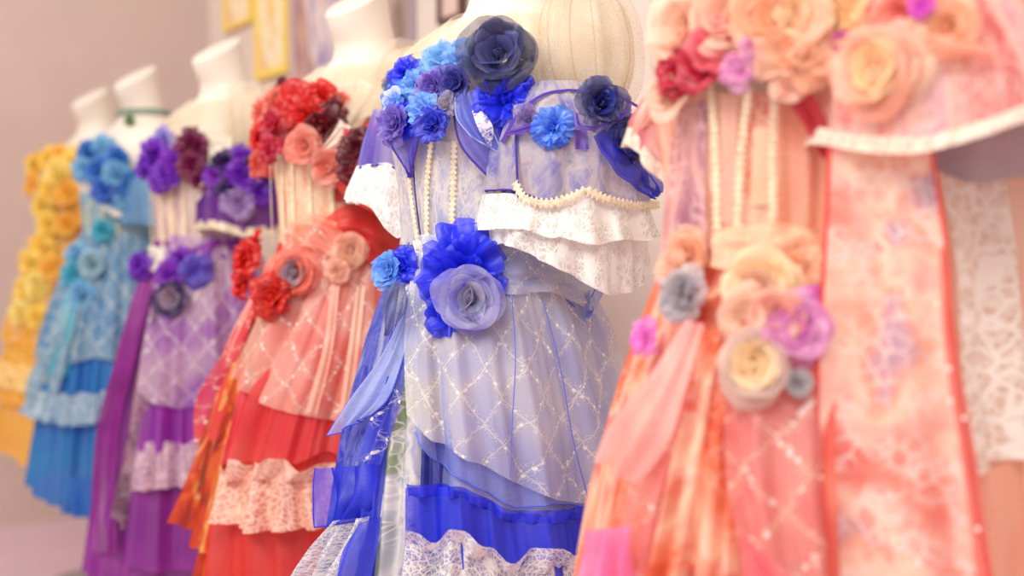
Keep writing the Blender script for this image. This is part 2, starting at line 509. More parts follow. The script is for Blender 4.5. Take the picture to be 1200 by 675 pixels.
# ------------------------------------------------------------------ cream bolero
def puff_data(c, ax, ay, az, folds, amp, seed, tilt=0.0):
    nv, nu = 30, folds * 9
    v = np.linspace(0.06, .94, nv)[:, None] * PI; u = np.linspace(0, 2 * PI, nu)[None, :]
    w = wavef(u, folds, seed)
    s = np.sin(v) ** .62 + amp * w * (0.35 + .65 * np.abs(np.cos(v)))
    X = ax * s * np.cos(u); Y = ay * s * np.sin(u); Z = az * np.cos(v) + 0 * u + amp * az * .25 * np.sin(3 * u + seed)
    X = X + tilt * Z
    P = np.stack([c[0] + X, c[1] + Y, c[2] + Z], -1)
    U = np.stack([u * ax + 0 * v, v * az + 0 * u + seed], -1)
    return P, gridf(nv, nu), U

SURF_B = Surf([(z, a + .012, b + .012, lean(z)) for z, a, b in FORM])
M_cream = sheer((247, 237, 219), (241, 225, 198), 0.56, 10.0, .4)
M_tulle = sheer((250, 242, 228), (242, 224, 196), 0.26, 14.0, .4)
M_creamlace = lace((252, 243, 226), (236, 218, 190), 0.30, 75.0, 0.5)
M_pleat_shade = sheer((226, 206, 172), (214, 190, 154), .75)  # tan colour standing in for the shade between puff pleats
class Bolero(Dress):
    def __init__(self, fig, label, seed):
        self.f = fig; self.seed = seed; self.k = 0
        self.root = empty('bolero', fig.loc, fig.yaw)
        tag(self.root, label, 'bolero', 'sheer cream boleros on the mannequins')
def bolero(fig, label, seed, puff=True, hemz=1.265):
    B = Bolero(fig, label, seed)
    B.layer('yoke', M_cream, (-180, 180), 1.376, hemz, (.003, .010), (0, 12), (.004, 22), surf=SURF_B, nv=26, bulge=.004)
    B.layer('collar_ruffle', M_tulle, (-180, 180), 1.384, 1.325, (.004, .012), (0, 12), (.005, 18), surf=SURF_B, nv=14, flare=.006)
    for s in ((-1, 1) if puff else ()):
        k = 1.0 if s > 0 else .62
        c = (s * (.178 if s > 0 else .140), lean(1.31) - .012, 1.318 if s > 0 else 1.275)
        P, F, U = puff_data(c, .062 * k, .068 * k, .080 * k, 8, .13, seed + s, -.1 * s)
        o = build('puff_sleeve', P, F, M_cream, B.root, U)
        P, F, U = puff_data(c, .078 * k, .082 * k, .096 * k, 9, .12, seed + s + 9, -.1 * s)
        build('tulle_overlay', P, F, M_tulle, o, U)
        P, F, U = puff_data(c, .0635 * k, .0695 * k, .0815 * k, 8, .13, seed + s, -.1 * s)
        for j in range(3, P.shape[1] - 3, P.shape[1] // 12):
            tube('pleat_shade', P[:, j], .0007 * k, M_pleat_shade, o, 5)  # added thin tan lines draw the shaded creases of the puff
    return B

# ------------------------------------------------------------------ the row of figures
F_yellow = Fig(118, 4.30); F_sky = Fig(172, 3.75); F_purple = Fig(268, 3.21)
F_red = Fig(432, 2.55); F_blue = Fig(600, 1.99); F_peach = Fig(955, 1.43)
mannequin(F_yellow, 'white headless mannequin under the yellow dress, farthest along the row')
mannequin(F_sky, 'white headless mannequin with a ribbon choker under the sky blue dress')
mannequin(F_purple, 'white headless mannequin under the purple dress')
mannequin(F_red, 'white headless mannequin under the red dress, neck bare and tall')
mannequin(F_blue, 'white headless mannequin under the royal blue dress')
mannequin(F_peach, 'headless mannequin hidden under the peach floral dress')

M_braid = lace((255, 240, 208), (246, 222, 180), 0.75, 120.0, 0.45)
NAVY = plain('navy_piping', (52, 36, 132), .6)
BEAD = plain('sequin_glass', (255, 250, 240), .1, .9)

def sequins(D, pts, r=.0022, surf=DRESS, off=.02):
    for (x, y) in pts:
        q, th, n = D.f.hit(x, y, off, surf)
        V = []; nn = 8
        for i in range(1, 5):
            for j in range(nn):
                a = PI * i / 5; b = 2 * PI * j / nn
                V.append(q + r * np.array([math.sin(a) * math.cos(b), math.sin(a) * math.sin(b), math.cos(a)]))
        F = gridf(4, nn, 0, True); F.append(tuple(range(nn))); F.append(tuple(3 * nn + j for j in range(nn)))
        build('sequin', V, F, BEAD, D.root)

# ================================================================== BLUE
D = Dress(F_blue, 'royal blue and white organza dress with lace sleeves and beaded net overskirt', 3)
royal = (28, 48, 232); sky = (92, 160, 245); navy = (52, 52, 120); lav = (150, 130, 215); vio = (98, 72, 190)
char = (66, 66, 112)
o_royal = sheer(royal, (48, 60, 246), .78); o_royal2 = sheer((26, 42, 215), (70, 84, 240), .66, 5.0)
o_sky = sheer(sky, (150, 196, 246), .8); o_lav = sheer(lav, (112, 88, 200), .72); o_vio = sheer(vio, (60, 56, 205), .55, 6.0)
o_char = sheer(char, (48, 50, 92), .66); o_char2 = sheer((60, 62, 118), (86, 88, 150), .72)
o_pale = sheer((190, 202, 246), (150, 166, 240), .8, 7.0); o_navy = sheer((40, 42, 110), (44, 52, 150), .85)
bod = printed([(0.0, (166, 172, 214)), (0.38, (206, 204, 224)), (0.62, (232, 226, 222)), (.8, (186, 184, 210)), (1.0, (240, 232, 222))], 26.0, .88, (246, 238, 226), .7)
D.layer('bodice', bod, (-180, 180), [(470, 160), (540, 168), (600, 170), (660, 160)], 1.035, (.002, .002), (0, 10), (.0015, 30), nv=20)
for pts in ([(479, 165), (480, 215), (489, 284)], [(505, 165), (500, 220), (500, 284)], [(532, 165), (531, 220), (529, 272)], [(586, 190), (584, 225), (588, 268)]):
    D.trim('boning_braid', M_braid, pts, .0042, .007)
for pts in ([(484, 165), (486, 215), (494, 284)], [(600, 190), (602, 230), (606, 262)]):
    D.trim('piping', NAVY, pts, .0012, .006, scallop=0)
# skirt
blue_print = printed([(0.0, (26, 30, 120)), (.3, (52, 60, 200)), (.5, (110, 116, 205)), (.66, (64, 76, 190)), (.82, (120, 126, 196)), (1.0, (206, 206, 226))], 20.0, .95, (190, 190, 230), .15, .25)
D.layer('underskirt', blue_print, (-180, 180), 1.04, .26, (.0, .0), (.014, 15), (0.003, 32))
D.layer('slip', sheer((214, 212, 234), (166, 174, 236), .85, 6.0), (30, 200), 1.045, .52, (.006, .012), (.015, 15), (.003, 30))
white_strip = printed([(0.0, (120, 140, 84)), (.28, (160, 170, 140)), (.42, (206, 204, 214)), (.6, (238, 232, 226)), (.78, (180, 178, 206)), (1.0, (232, 226, 222))], 13.0, .93, (248, 242, 232), .8, .5)
D.sheet('floral_panel', white_strip, [(470, 330, .016), (452, 450, .014), (443, 560, .014), (434, 690, .016)], [(492, 330, .016), (497, 450, .014), (494, 560, .014), (482, 690, .014)], (.007, 2))
D.sheet('dark_panel', printed([(0, (34, 34, 92)), (.45, (60, 66, 160)), (.7, (96, 92, 140)), (1, (150, 120, 120))], 18.0, .95), [(490, 340, .012), (486, 480, .012), (482, 600, .01), (478, 690, .01)], [(505, 340, .014), (514, 480, .012), (516, 570, .01), (516, 690, .01)], (.005, 2))
D.sheet('side_panel', o_royal2, [(474, 340, .014), (440, 450, .014), (425, 560, .016), (418, 690, .016)], [(482, 340, .016), (458, 450, .016), (448, 560, .016), (440, 690, .016)], (.006, 2))
D.layer('organza_overskirt', sheer((196, 200, 242), (134, 148, 238), .5, 6.0), (-16, 200), 1.05, [(486, 500), (508, 541), (552, 566), (586, 586), (607, 598), (640, 588), (690, 594), (722, 592), (740, 585)],
        (.010, .018), (.016, 15), (.004, 32), hem='rolled_hem', hemmat=plain('blue_hem', (90, 110, 226), .6), hemr=.0011, nv=30, left=((492, 292), (488, 500)), side=(.022, 70))
D.layer('beaded_overskirt', net((244, 238, 232), (206, 206, 238), (255, 248, 228), .58, amount=1.0), (-20, 200), 1.05, [(478, 480), (490, 502), (507, 516), (540, 534), (567, 546), (608, 568), (650, 585), (680, 590), (722, 592), (745, 560)],
        (.014, .026), (.018, 15), (.009, 26), nv=34, bulge=.004, left=((490, 292), (480, 482)), side=(.024, 70))
for pts in ([(636, 352), (656, 430), (672, 520), (690, 588)], [(600, 345), (604, 420), (600, 500), (598, 560)]):
    D.trim('fold_line', plain('blue_fold', (110, 116, 210), .7), pts, .0009, .047, scallop=0)  # darker blue line drawn down a pleat of the overskirt
M_net2 = net((92, 104, 232), (60, 66, 214), (226, 220, 230), .6)
D.sheet('handkerchief_panel', o_pale, [(478, 352, .02), (446, 420, .022), (412, 470, .03), (388, 511, .035)], [(486, 360, .02), (470, 430, .022), (452, 470, .03), (434, 486, .03)], (.006, 2.5), hem='rolled_hem', hemmat=plain('blue_hem', (70, 86, 216), .6), hemr=.0011)
D.sheet('net_panel', M_net2, [(468, 420, .02), (436, 486, .024), (418, 540, .026)], [(478, 420, .02), (464, 486, .022), (446, 545, .022)], (.005, 2))
# royal blue tiers and lace flounces
D.layer('ruffle_tier', o_royal, (-14, 200), [(478, 571), (540, 572), (572, 588), (600, 604), (650, 600), (722, 594)], [(480, 660), (545, 664), (604, 672), (661, 672), (712, 664)], (.026, .030), (.014, 15), (.008, 36), nv=16, topwave=.004, left=((479, 572), (482, 650)))
D.layer('ruffle_heading', o_royal, (-14, 200), [(478, 567), (540, 568), (572, 584), (600, 600), (650, 596), (722, 590)], [(478, 580), (540, 581), (572, 598), (600, 614), (650, 610), (722, 604)], (.036, .028), (.014, 15), (.009, 40), nv=6, left=((477, 568), (479, 582)), hem='rolled_hem', hemmat=plain('royal_hem', (24, 36, 190), .6), hemr=.0012)
D.sheet('ruffle_tier', o_royal2, [(374, 549, .03), (380, 580, .028), (386, 616, .025)], [(441, 544, .03), (437, 580, .028), (420, 610, .022)], (.018, 2.5), hem='rolled_hem', hemmat=plain('royal_hem', (24, 36, 190), .6), hemr=.0011)
L_white = lace((252, 247, 238), (196, 196, 238), .44, 140.0, .56)
D.layer('lace_flounce', L_white, (-16, 200), [(482, 636), (536, 630), (575, 648), (604, 664), (661, 652), (700, 660)], .47, (.036, .052), (.012, 15), (.020, 27), nv=18, topwave=.012, flare=.01, left=((478, 640), (470, 690)))
D.layer('lace_frill', L_white, (-16, 200), [(482, 628), (536, 624), (575, 640), (604, 656), (661, 646), (700, 652)], [(482, 646), (536, 643), (575, 660), (604, 674), (661, 664), (700, 670)], (.060, .036), (.012, 15), (.018, 27), nv=8, topwave=.012, left=((476, 630), (476, 650)))
D.sheet('lace_flounce', L_white, [(392, 610, .03), (370, 640, .036), (350, 690, .04)], [(430, 606, .026), (420, 640, .03), (404, 690, .03)], (.018, 3))
D.sheet('puff_panel', o_royal2, [(424, 612, .026), (404, 645, .034), (392, 690, .034)], [(446, 606, .018), (440, 645, .03), (432, 690, .026)], (.006, 1.5), belly=.02)
# waist sash
D.sheet('waist_sash', sheer((226, 228, 244), (176, 188, 242), .78, 9.0), [(488, 290, .012), (540, 264, .016), (585, 262, .018), (640, 285, .02), (700, 320, .02)], [(490, 304, .014), (540, 300, .018), (590, 330, .022), (640, 336, .024), (690, 374, .03)], (.004, 2), (.004, 3), hem='rolled_hem', hemmat=plain('blue_hem', (86, 108, 226), .6), hemr=.001)
D.sheet('lace_sash', net((236, 234, 242), (206, 208, 242), (250, 244, 230), .6), [(560, 300, .022), (600, 290, .026), (650, 300, .028), (690, 330, .028)], [(566, 340, .024), (600, 345, .028), (640, 342, .03), (684, 360, .032)], (.004, 2), (.004, 3))
D.sheet('sash_tail', sheer((96, 122, 238), (140, 160, 240), .62), [(690, 326, .03), (688, 350, .036), (685, 374, .04)], [(712, 338, .03), (704, 352, .036), (690, 372, .04)], (.003, 1.5))
D.sheet('waist_bow', M_creamlace, [(484, 282, .02), (490, 305, .018), (486, 340, .018)], [(508, 284, .02), (500, 305, .02), (502, 340, .02)], (.004, 1.5))
D.rose(542, 320, 55, o_royal, 'pompom', .022, label='royal blue ruffled rose at the waist')
D.rose(526, 366, 31, o_royal, 'leafy', .03, label='royal blue petals under the waist rose')
D.rose(551, 350, 40, sheer((136, 130, 226), (186, 184, 226), .62, 16.0), 'wrap', .045, sheer((150, 152, 190), (196, 194, 214), .7), label='pale violet rolled rose at the waist', frac=.4)
D.rose(474, 312, 24, o_royal, 'puff', .02); D.rose(457, 318, 22, o_sky, 'rose', .03, label='sky blue rose at the side of the waist')
D.sheet('navy_leaf', o_char2, [(462, 328, .05), (448, 355, .055), (451, 394, .05)], [(474, 332, .05), (478, 360, .05), (456, 392, .05)], (.003, 1.5))
# neckline drapes
M_edge = plain('violet_edge', (70, 40, 150), .6)
D.sheet('shoulder_drape', sheer((90, 84, 214), (116, 110, 222), .68, 6.0), [(530, 128, .022), (540, 170, .022), (570, 205, .022), (602, 236, .02)], [(572, 116, .03), (588, 150, .03), (598, 190, .028), (604, 234, .024)], (.004, 2), hem='rolled_hem', hemmat=M_edge, hemr=.0015)
D.sheet('shoulder_drape', sheer((112, 130, 234), (84, 92, 220), .6, 5.0), [(533, 112, .034), (536, 140, .036), (552, 160, .036)], [(560, 104, .036), (572, 140, .036), (590, 182, .034)], (.004, 1.5), hem='rolled_hem', hemmat=plain('pale_edge', (150, 170, 240), .6), hemr=.0011)
D.sheet('shoulder_drape', sheer((60, 52, 205), (86, 70, 200), .72, 6.0), [(441, 138, .03), (458, 172, .03), (480, 208, .022)], [(492, 150, .024), (488, 176, .02), (482, 206, .018)], (.004, 1.5), hem='rolled_hem', hemmat=M_edge, hemr=.0014)
D.sheet('sequin_panel', lace((236, 232, 240), (120, 110, 210), .35, 110.0, .5), [(553, 130, .04), (560, 150, .04), (572, 170, .036)], [(562, 126, .04), (578, 150, .04), (576, 172, .036)], (.001, 1))
# neckline flowers
D.rose(586, 66, 45, o_char, 'wrap', .05, o_char2, up=.5, label='large charcoal organza rose at the neckline', frac=.6)
D.rose(592, 118, 37, o_royal, 'pompom', .03, label='royal blue tulle pompom at the neckline')
D.rose(518, 74, 26, sheer((120, 184, 240), (156, 206, 244), .66), 'puff', .022, up=.4); D.rose(541, 68, 24, o_sky, 'puff', .03, up=.4)
D.rose(476, 92, 27, o_royal, 'puff', .02); D.rose(466, 116, 23, sheer((50, 70, 235), sky, .8, 20.0), 'puff', .026)
D.rose(487, 100, 20, o_sky, 'puff', .034); D.rose(462, 122, 16, sheer((100, 160, 250), (220, 232, 250), .8), 'rose', .038)
D.rose(509, 103, 22, o_lav, 'rose', .03); D.rose(534, 98, 23, sheer((84, 84, 180), (58, 60, 150), .8), 'rose', .03)
D.rose(497, 128, 21, sheer((110, 170, 250), (160, 200, 250), .78), 'puff', .032); D.rose(463, 146, 22, o_lav, 'rose', .034)
D.rose(508, 145, 22, sheer((76, 70, 200), (48, 78, 226), .85, 20.0), 'rose', .03); D.rose(480, 140, 22, o_royal, 'puff', .022)
D.rose(522, 124, 15, sheer((190, 180, 190), (160, 150, 180), .7), 'leafy', .036); D.rose(455, 100, 14, sheer((110, 118, 160), (140, 146, 180), .5), 'leafy', .03)
# sleeves
def sleeve_surf(cx, cy, rows): return Surf([(z, a, b, cy + dy, cx + dx) for z, a, b, dx, dy in rows])
SR = sleeve_surf(.168, -.075, [(1.26, .060, .060, -.01, 0), (1.23, .085, .085, 0, 0), (1.18, .108, .100, 0, 0), (1.10, .116, .108, 0, 0), (1.04, .112, .104, .0, 0), (.96, .098, .092, .008, 0)])
SL = sleeve_surf(-.178, -.055, [(1.26, .05, .05, 0, 0), (1.20, .068, .066, 0, 0), (1.12, .082, .078, 0, 0), (1.04, .078, .074, 0, 0)])
s_print = printed([(0.0, (120, 112, 206)), (.3, (176, 170, 214)), (.55, (214, 206, 214)), (.72, (200, 176, 196)), (.86, (170, 184, 176)), (1.0, (110, 108, 220))], 16.0, .72, (236, 230, 232), .3, 1.0)
slv = D.layer('sleeve', s_print, (-180, 180), 1.262, [(600, 222), (640, 236), (690, 224), (720, 238), (775, 240)], (0, .004), (0, 8), (.006, 13), surf=SR, nv=26, bulge=.004, hem='rolled_hem', hemmat=M_edge, hemr=.0014)
D.trim('sleeve_trim', M_braid, [(603, 214), (612, 230), (640, 238), (668, 232), (688, 224), (706, 232), (738, 240), (772, 240)], .0055, .016, surf=SR, parent=slv)
L_ivory = lace((255, 252, 246), (246, 240, 230), .72, 62.0, .47)
D.layer('lace_flounce', L_ivory, (-180, 180), [(600, 226), (640, 240), (690, 226), (720, 240), (775, 244)], [(604, 268), (640, 276), (690, 286), (720, 284), (772, 276)], (.006, .020), (0, 8), (.010, 15), surf=SR, nv=20, jag=.003)
D.layer('lace_flounce', L_ivory, (-180, 180), [(606, 240), (640, 250), (690, 256), (720, 256), (772, 250)], [(606, 288), (640, 308), (690, 334), (716, 346), (742, 344), (762, 312)], (.0, .010), (0, 8), (.010, 13), surf=SR, nv=22, jag=.003)
D.sheet('sleeve_edge', NAVY, [(603, 150, .01), (604, 190, .01), (606, 232, .008)], [(606, 150, .01), (607, 190, .01), (609, 232, .008)], (.0, 1), surf=SR, parent=slv, nu=3)
D.layer('sleeve', sheer((110, 100, 214), (170, 166, 226), .6, 8.0), (-180, 180), 1.25, [(428, 196), (455, 192), (478, 206)], (0, .004), (0, 8), (.005, 12), surf=SL, nv=20, hem='rolled_hem', hemmat=M_edge, hemr=.0014)
D.layer('lace_flounce', L_ivory, (-180, 180), [(424, 194), (455, 190), (482, 204)], [(424, 236), (445, 260), (470, 280), (488, 276)], (.006, .016), (0, 8), (.010, 14), surf=SL, nv=22, jag=.005)
D.rose(648, 150, 27, sheer((66, 124, 244), (126, 176, 250), .85), 'pompom', .012, surf=SR, label='bright sky blue pompom on the sleeve')
D.rose(704, 123, 31, o_char2, 'rose', .016, o_navy, surf=SR, label='charcoal rose on the sleeve')
D.rose(738, 166, 30, o_navy, 'rose', .012, surf=SR, label='navy rose on the sleeve')
D.rose(618, 140, 18, sheer((120, 96, 170), (150, 130, 190), .75), 'leafy', .012, surf=SR)
purp = sheer((120, 66, 180), (90, 60, 190), .82)
D.sheet('ribbon', purp, [(592, 154, .02), (612, 148, .022), (632, 140, .02)], [(594, 159, .02), (614, 156, .022), (634, 148, .02)], (.002, 1), surf=SR)
D.sheet('ribbon', purp, [(672, 132, .028), (676, 150, .03), (690, 153, .032), (712, 147, .03)], [(678, 132, .028), (684, 146, .03), (692, 148, .032), (712, 143, .03)], (.002, 1), surf=SR)
D.sheet('ribbon', purp, [(738, 112, .03), (740, 128, .032), (730, 140, .03)], [(731, 110, .03), (733, 126, .032), (718, 141, .03)], (.002, 1), surf=SR)
D.sheet('ribbon', purp, [(672, 152, .012), (674, 175, .012)], [(688, 152, .012), (690, 175, .012)], (.002, 1), surf=SR)
D.sheet('sleeve_drape', sheer((40, 40, 205), (56, 60, 220), .82), [(694, 160, .024), (715, 195, .022), (762, 234, .018)], [(746, 130, .024), (762, 170, .022), (774, 226, .018)], (.005, 3), (.003, 3), surf=SR)
D.sheet('neck_edging', M_edge, [(665, 104, .008), (700, 106, .01), (735, 116, .01), (762, 132, .01)], [(665, 107, .008), (700, 109, .01), (734, 119, .01), (760, 135, .01)], (0, 1), surf=SR)
D.sheet('neck_edging', M_edge, [(586, 166, .014), (606, 132, .012), (640, 108, .008), (665, 104, .004)], [(590, 168, .014), (610, 135, .012), (641, 111, .008), (665, 107, .004)], (0, 1), surf=SR)
bolero(F_blue, 'sheer cream bolero with large puffed tulle sleeves above the royal blue dress', 31)

# ================================================================== RED
D = Dress(F_red, 'red and coral organza dress with a gold braided bodice, beside the royal blue dress', 4)
scar = (232, 40, 28); r1 = sheer(scar, (206, 26, 30), .88); r2 = sheer((232, 96, 80), (240, 140, 120), .7); r3 = sheer((128, 22, 40), (88, 16, 28), .85)
r4 = sheer((196, 34, 76), (214, 50, 60), .8); r5 = sheer((246, 170, 150), (236, 130, 112), .6)
D.layer('bodice', printed([(0, (240, 170, 130)), (.5, (250, 206, 170)), (1, (246, 226, 196))], 20.0, .92, (255, 244, 220), .6), (-180, 180), [(310, 186), (370, 192), (420, 190)], 1.035, (.002, .002), (0, 10), (.0015, 30), nv=16)
for x in (317, 330, 342, 362, 388):
    D.trim('boning_braid', M_braid, [(x, 184), (x + 1, 235), (x + 3, 290)], .0045, .007)
D.layer('underskirt', sheer((222, 50, 46), (236, 84, 66), .95, 5.0), (-180, 180), 1.04, .24, (0, 0), (.014, 14), (.004, 30))
D.layer('organza_overskirt', sheer((236, 60, 66), (240, 100, 92), .75, 5.0), (-180, 180), 1.05, [(246, 500), (262, 540), (300, 546), (336, 548), (380, 530), (430, 545)], (.010, .026), (.016, 14), (.006, 26), jag=.004, left=((316, 340), (246, 500)))
D.layer('beaded_overskirt', net((253, 200, 180), (246, 140, 124), (255, 238, 212), .62, .066, .08), (-40, 200), 1.05, [(262, 405), (272, 440), (292, 462), (326, 480), (380, 492), (446, 500)], (.016, .034), (.018, 14), (.006, 28), bulge=.006, left=((322, 345), (264, 420)))
for (x0, x1, x2) in ((388, 378, 358), (418, 408, 398)):
    D.sheet('pale_pleat', sheer((252, 216, 190), (250, 196, 170), .7), [(x0, 335, .036), (x1, 410, .045), (x2, 482, .05)], [(x0 + 10, 335, .036), (x1 + 12, 410, .045), (x2 + 13, 486, .05)], (.003, 1))
D.layer('lace_flounce', lace((252, 206, 180), (246, 150, 128), .62, 95.0, .56), (-75, 200), [(256, 556), (300, 548), (336, 550), (380, 556), (440, 560)], [(250, 606), (300, 622), (380, 618), (440, 624)], (.030, .046), (.012, 14), (.022, 24), nv=16, topwave=.012, flare=.008, left=((258, 556), (250, 606)))
D.layer('lace_frill', lace((254, 222, 200), (248, 180, 156), .66, 100.0, .52), (-75, 200), [(256, 545), (300, 540), (336, 542), (380, 546), (440, 550)], [(256, 566), (300, 560), (336, 562), (380, 568), (440, 572)], (.056, .034), (.012, 14), (.020, 24), nv=8, topwave=.012, left=((256, 545), (256, 566)))
D.layer('hem_tier', sheer((226, 44, 42), (236, 70, 60), .8, 6.0), (-75, 200), [(244, 600), (300, 610), (380, 610), (440, 612)], .30, (.012, .022), (.016, 14), (.006, 30), left=((246, 600), (236, 670)))
prt = printed([(0, (150, 40, 10)), (.3, (214, 72, 16)), (.5, (236, 120, 40)), (.64, (246, 190, 110)), (.8, (200, 60, 20)), (1, (110, 70, 30))], 18.0, .95, None, 0, .35)
for L, R in (([(298, 345, .03), (262, 440, .03), (222, 560, .03), (200, 612, .03)], [(306, 345, .03), (274, 440, .03), (240, 560, .03), (226, 622, .03)]),
             ([(304, 345, .03), (274, 450, .028), (240, 560, .028), (222, 640, .028)], [(310, 345, .03), (284, 450, .026), (258, 560, .024), (246, 650, .024)]),
             ([(306, 350, .022), (282, 450, .02), (254, 570, .018), (226, 690, .018)], [(314, 350, .02), (294, 450, .018), (268, 570, .016), (240, 690, .016)])):
    D.sheet('printed_panel', prt, L, R, (.006, 1.6))
D.sheet('coral_panel', net((240, 96, 100), (236, 66, 84), (252, 210, 190), .7), [(298, 338, .035), (262, 410, .045), (228, 480, .05), (232, 520, .045)], [(310, 338, .035), (280, 410, .04), (250, 470, .04), (238, 520, .04)], (.007, 2))
D.sheet('coral_panel', sheer((244, 96, 110), (236, 60, 74), .75), [(284, 440, .03), (272, 500, .034), (262, 545, .03)], [(290, 440, .03), (282, 500, .03), (270, 540, .03)], (.006, 1.5))
D.sheet('waist_sash', sheer((226, 40, 36), (238, 74, 60), .85), [(372, 262, .02), (410, 238, .024), (440, 236, .024), (480, 270, .02)], [(380, 278, .022), (412, 290, .03), (438, 312, .03), (474, 320, .024)], (.005, 2), (.004, 3))
D.sheet('waist_drape', net((248, 178, 150), (240, 130, 110), (255, 232, 206), .6), [(330, 268, .02), (360, 250, .024), (400, 262, .028)], [(336, 300, .022), (372, 300, .03), (404, 318, .034)], (.004, 2), (.004, 2))
D.rose(292, 306, 27, r1, 'puff', .05); D.rose(286, 330, 22, r1, 'puff', .03, label='red ruffle at the side of the waist'); D.rose(300, 292, 18, r1, 'rose', .02)
D.rose(320, 348, 26, sheer((222, 44, 20), (200, 30, 20), .9), 'puff', .055); D.rose(347, 320, 31, sheer((240, 120, 96), (246, 150, 130), .75), 'wrap', .04, sheer((170, 150, 170), (196, 170, 176), .85), label='salmon rolled rose at the waist', frac=.35)
D.rose(410, 294, 21, sheer((250, 206, 180), (246, 186, 158), .62), 'wrap', .035, label='pale peach rosette at the waist'); D.rose(396, 318, 14, sheer((250, 206, 180), (246, 186, 158), .62), 'rose', .04)
# neckline
for x, y, r, m, st, o in ((308, 135, 20, r2, 'puff', .02), (306, 162, 20, r1, 'puff', .026), (326, 122, 22, r2, 'puff', .02), (332, 112, 18, r3, 'rose', .02), (350, 122, 26, r1, 'puff', .03),
                          (376, 118, 24, r1, 'pompom', .03), (362, 138, 26, r1, 'pompom', .038), (350, 156, 20, r3, 'rose', .03), (380, 150, 24, r3, 'rose', .03), (322, 150, 22, r4, 'puff', .03),
                          (318, 176, 18, r4, 'puff', .03), (340, 170, 16, r4, 'rose', .03), (392, 134, 18, r3, 'leafy', .03), (303, 190, 18, r2, 'puff', .024), (400, 118, 12, r2, 'leafy', .03)):
    D.rose(x, y, r, m, st, o)
D.rose(358, 172, 23, r5, 'wrap', .045, label='sheer pink rose at the neckline'); D.rose(386, 196, 22, r5, 'wrap', .04)
SRr = sleeve_surf(.160, -.075, [(1.27, .060, .06, 0, 0), (1.22, .09, .085, 0, 0), (1.14, .105, .10, 0, 0), (1.05, .10, .095, 0, 0)])
SLr = sleeve_surf(-.165, -.07, [(1.26, .04, .04, 0, 0), (1.18, .05, .05, 0, 0), (1.05, .055, .05, 0, 0)])
D.layer('sleeve', sheer((150, 30, 28), (206, 50, 40), .8, 8.0), (-180, 180), 1.265, [(400, 236), (440, 240), (480, 250)], (0, .01), (0, 8), (.008, 13), surf=SRr, nv=20)
D.layer('sleeve', sheer((206, 40, 40), (230, 80, 70), .75, 8.0), (-180, 180), 1.24, [(300, 205), (320, 210)], (0, .006), (0, 8), (.006, 13), surf=SLr, nv=14)
D.sheet('sleeve_drape', sheer((196, 36, 30), (222, 60, 48), .7), [(384, 196, .02), (400, 225, .02), (440, 250, .02)], [(410, 180, .02), (430, 215, .02), (470, 235, .02)], (.006, 2), surf=SRr)
for x, y, r, m in ((424, 176, 26, r3), (414, 196, 22, r3), (444, 160, 20, r1), (440, 196, 24, sheer((120, 34, 20), (170, 40, 26), .85)), (408, 168, 16, r4)):
    D.rose(x, y, r, m, 'puff', .012, surf=SRr)
B = bolero(F_red, 'sheer cream bolero with a pointed lace tie over the red dress shoulder', 41)
B.sheet('lace_tie', M_cream, [(420, 92, .03), (396, 140, .035), (366, 186, .04)], [(462, 110, .03), (430, 152, .036), (374, 188, .04)], (.006, 2.5), (.004, 3), surf=DRESS)
B.sheet('lace_tie', lace((250, 224, 206), (242, 190, 170), .5, 60.0, .5), [(398, 140, .045), (388, 158, .045), (366, 184, .045)], [(422, 156, .045), (404, 166, .045), (370, 187, .045)], (.004, 2), surf=DRESS)

# ================================================================== PURPLE
D = Dress(F_purple, 'purple and violet organza dress between the sky blue and the red dress', 5)
v1 = sheer((132, 34, 204), (106, 24, 180), .85); v2 = sheer((160, 140, 226), (196, 190, 240), .75); v3 = sheer((140, 24, 86), (110, 16, 66), .9); v4 = sheer((150, 40, 190), (126, 40, 200), .85)
v5 = sheer((60, 20, 90), (44, 24, 96), .9)
D.layer('bodice', printed([(0, (206, 160, 170)), (.5, (232, 204, 196)), (1, (240, 222, 204))], 20.0, .92, (250, 236, 216), .5), (-180, 180), [(168, 208), (220, 214), (260, 214)], 1.035, (.002, .002), (0, 10), (.0015, 30), nv=16)
for x in (176, 188, 200, 214, 232): D.trim('boning_braid', M_braid, [(x, 208), (x + 1, 250), (x + 3, 292)], .0052, .007)
D.layer('underskirt', sheer((148, 34, 154), (164, 66, 166), .95, 5.0), (-180, 180), 1.04, .225, (0, 0), (.015, 13), (.004, 30), jag=.01)
D.layer('purple_tier', sheer((172, 24, 182), (148, 28, 168), .9, 6.0), (-60, 200), .80, [(150, 525), (200, 530), (260, 525)], (.014, .026), (.014, 13), (.008, 30), nv=14, left=((168, 460), (162, 525)))
D.layer('beaded_overskirt', net((222, 188, 214), (178, 112, 200), (246, 228, 222), .66, .066, .075), (-40, 200), 1.05, [(150, 440), (175, 470), (210, 480), (262, 470)], (.016, .034), (.018, 13), (.006, 26), bulge=.004, left=((186, 330), (164, 450)))
D.layer('lace_flounce', lace((228, 196, 206), (184, 120, 184), .6, 90.0, .55), (-60, 200), [(156, 520), (200, 518), (250, 520)], [(150, 575), (200, 572), (250, 570)], (.03, .046), (.012, 13), (.014, 36), nv=14, topwave=.008, left=((162, 520), (156, 575)))
D.layer('hem_tier', sheer((158, 44, 162), (136, 32, 146), .88, 6.0), (-60, 200), [(150, 560), (220, 562), (250, 562)], [(140, 655), (175, 672), (215, 672), (250, 665)], (.014, .03), (.016, 13), (.006, 28), jag=.006, left=((156, 565), (146, 655)))
D.sheet('purple_panel', sheer((140, 18, 132), (156, 40, 150), .9), [(166, 330, .03), (140, 410, .03), (114, 500, .03), (106, 645, .03)], [(180, 335, .03), (160, 420, .026), (142, 500, .02), (138, 650, .02)], (.008, 2))
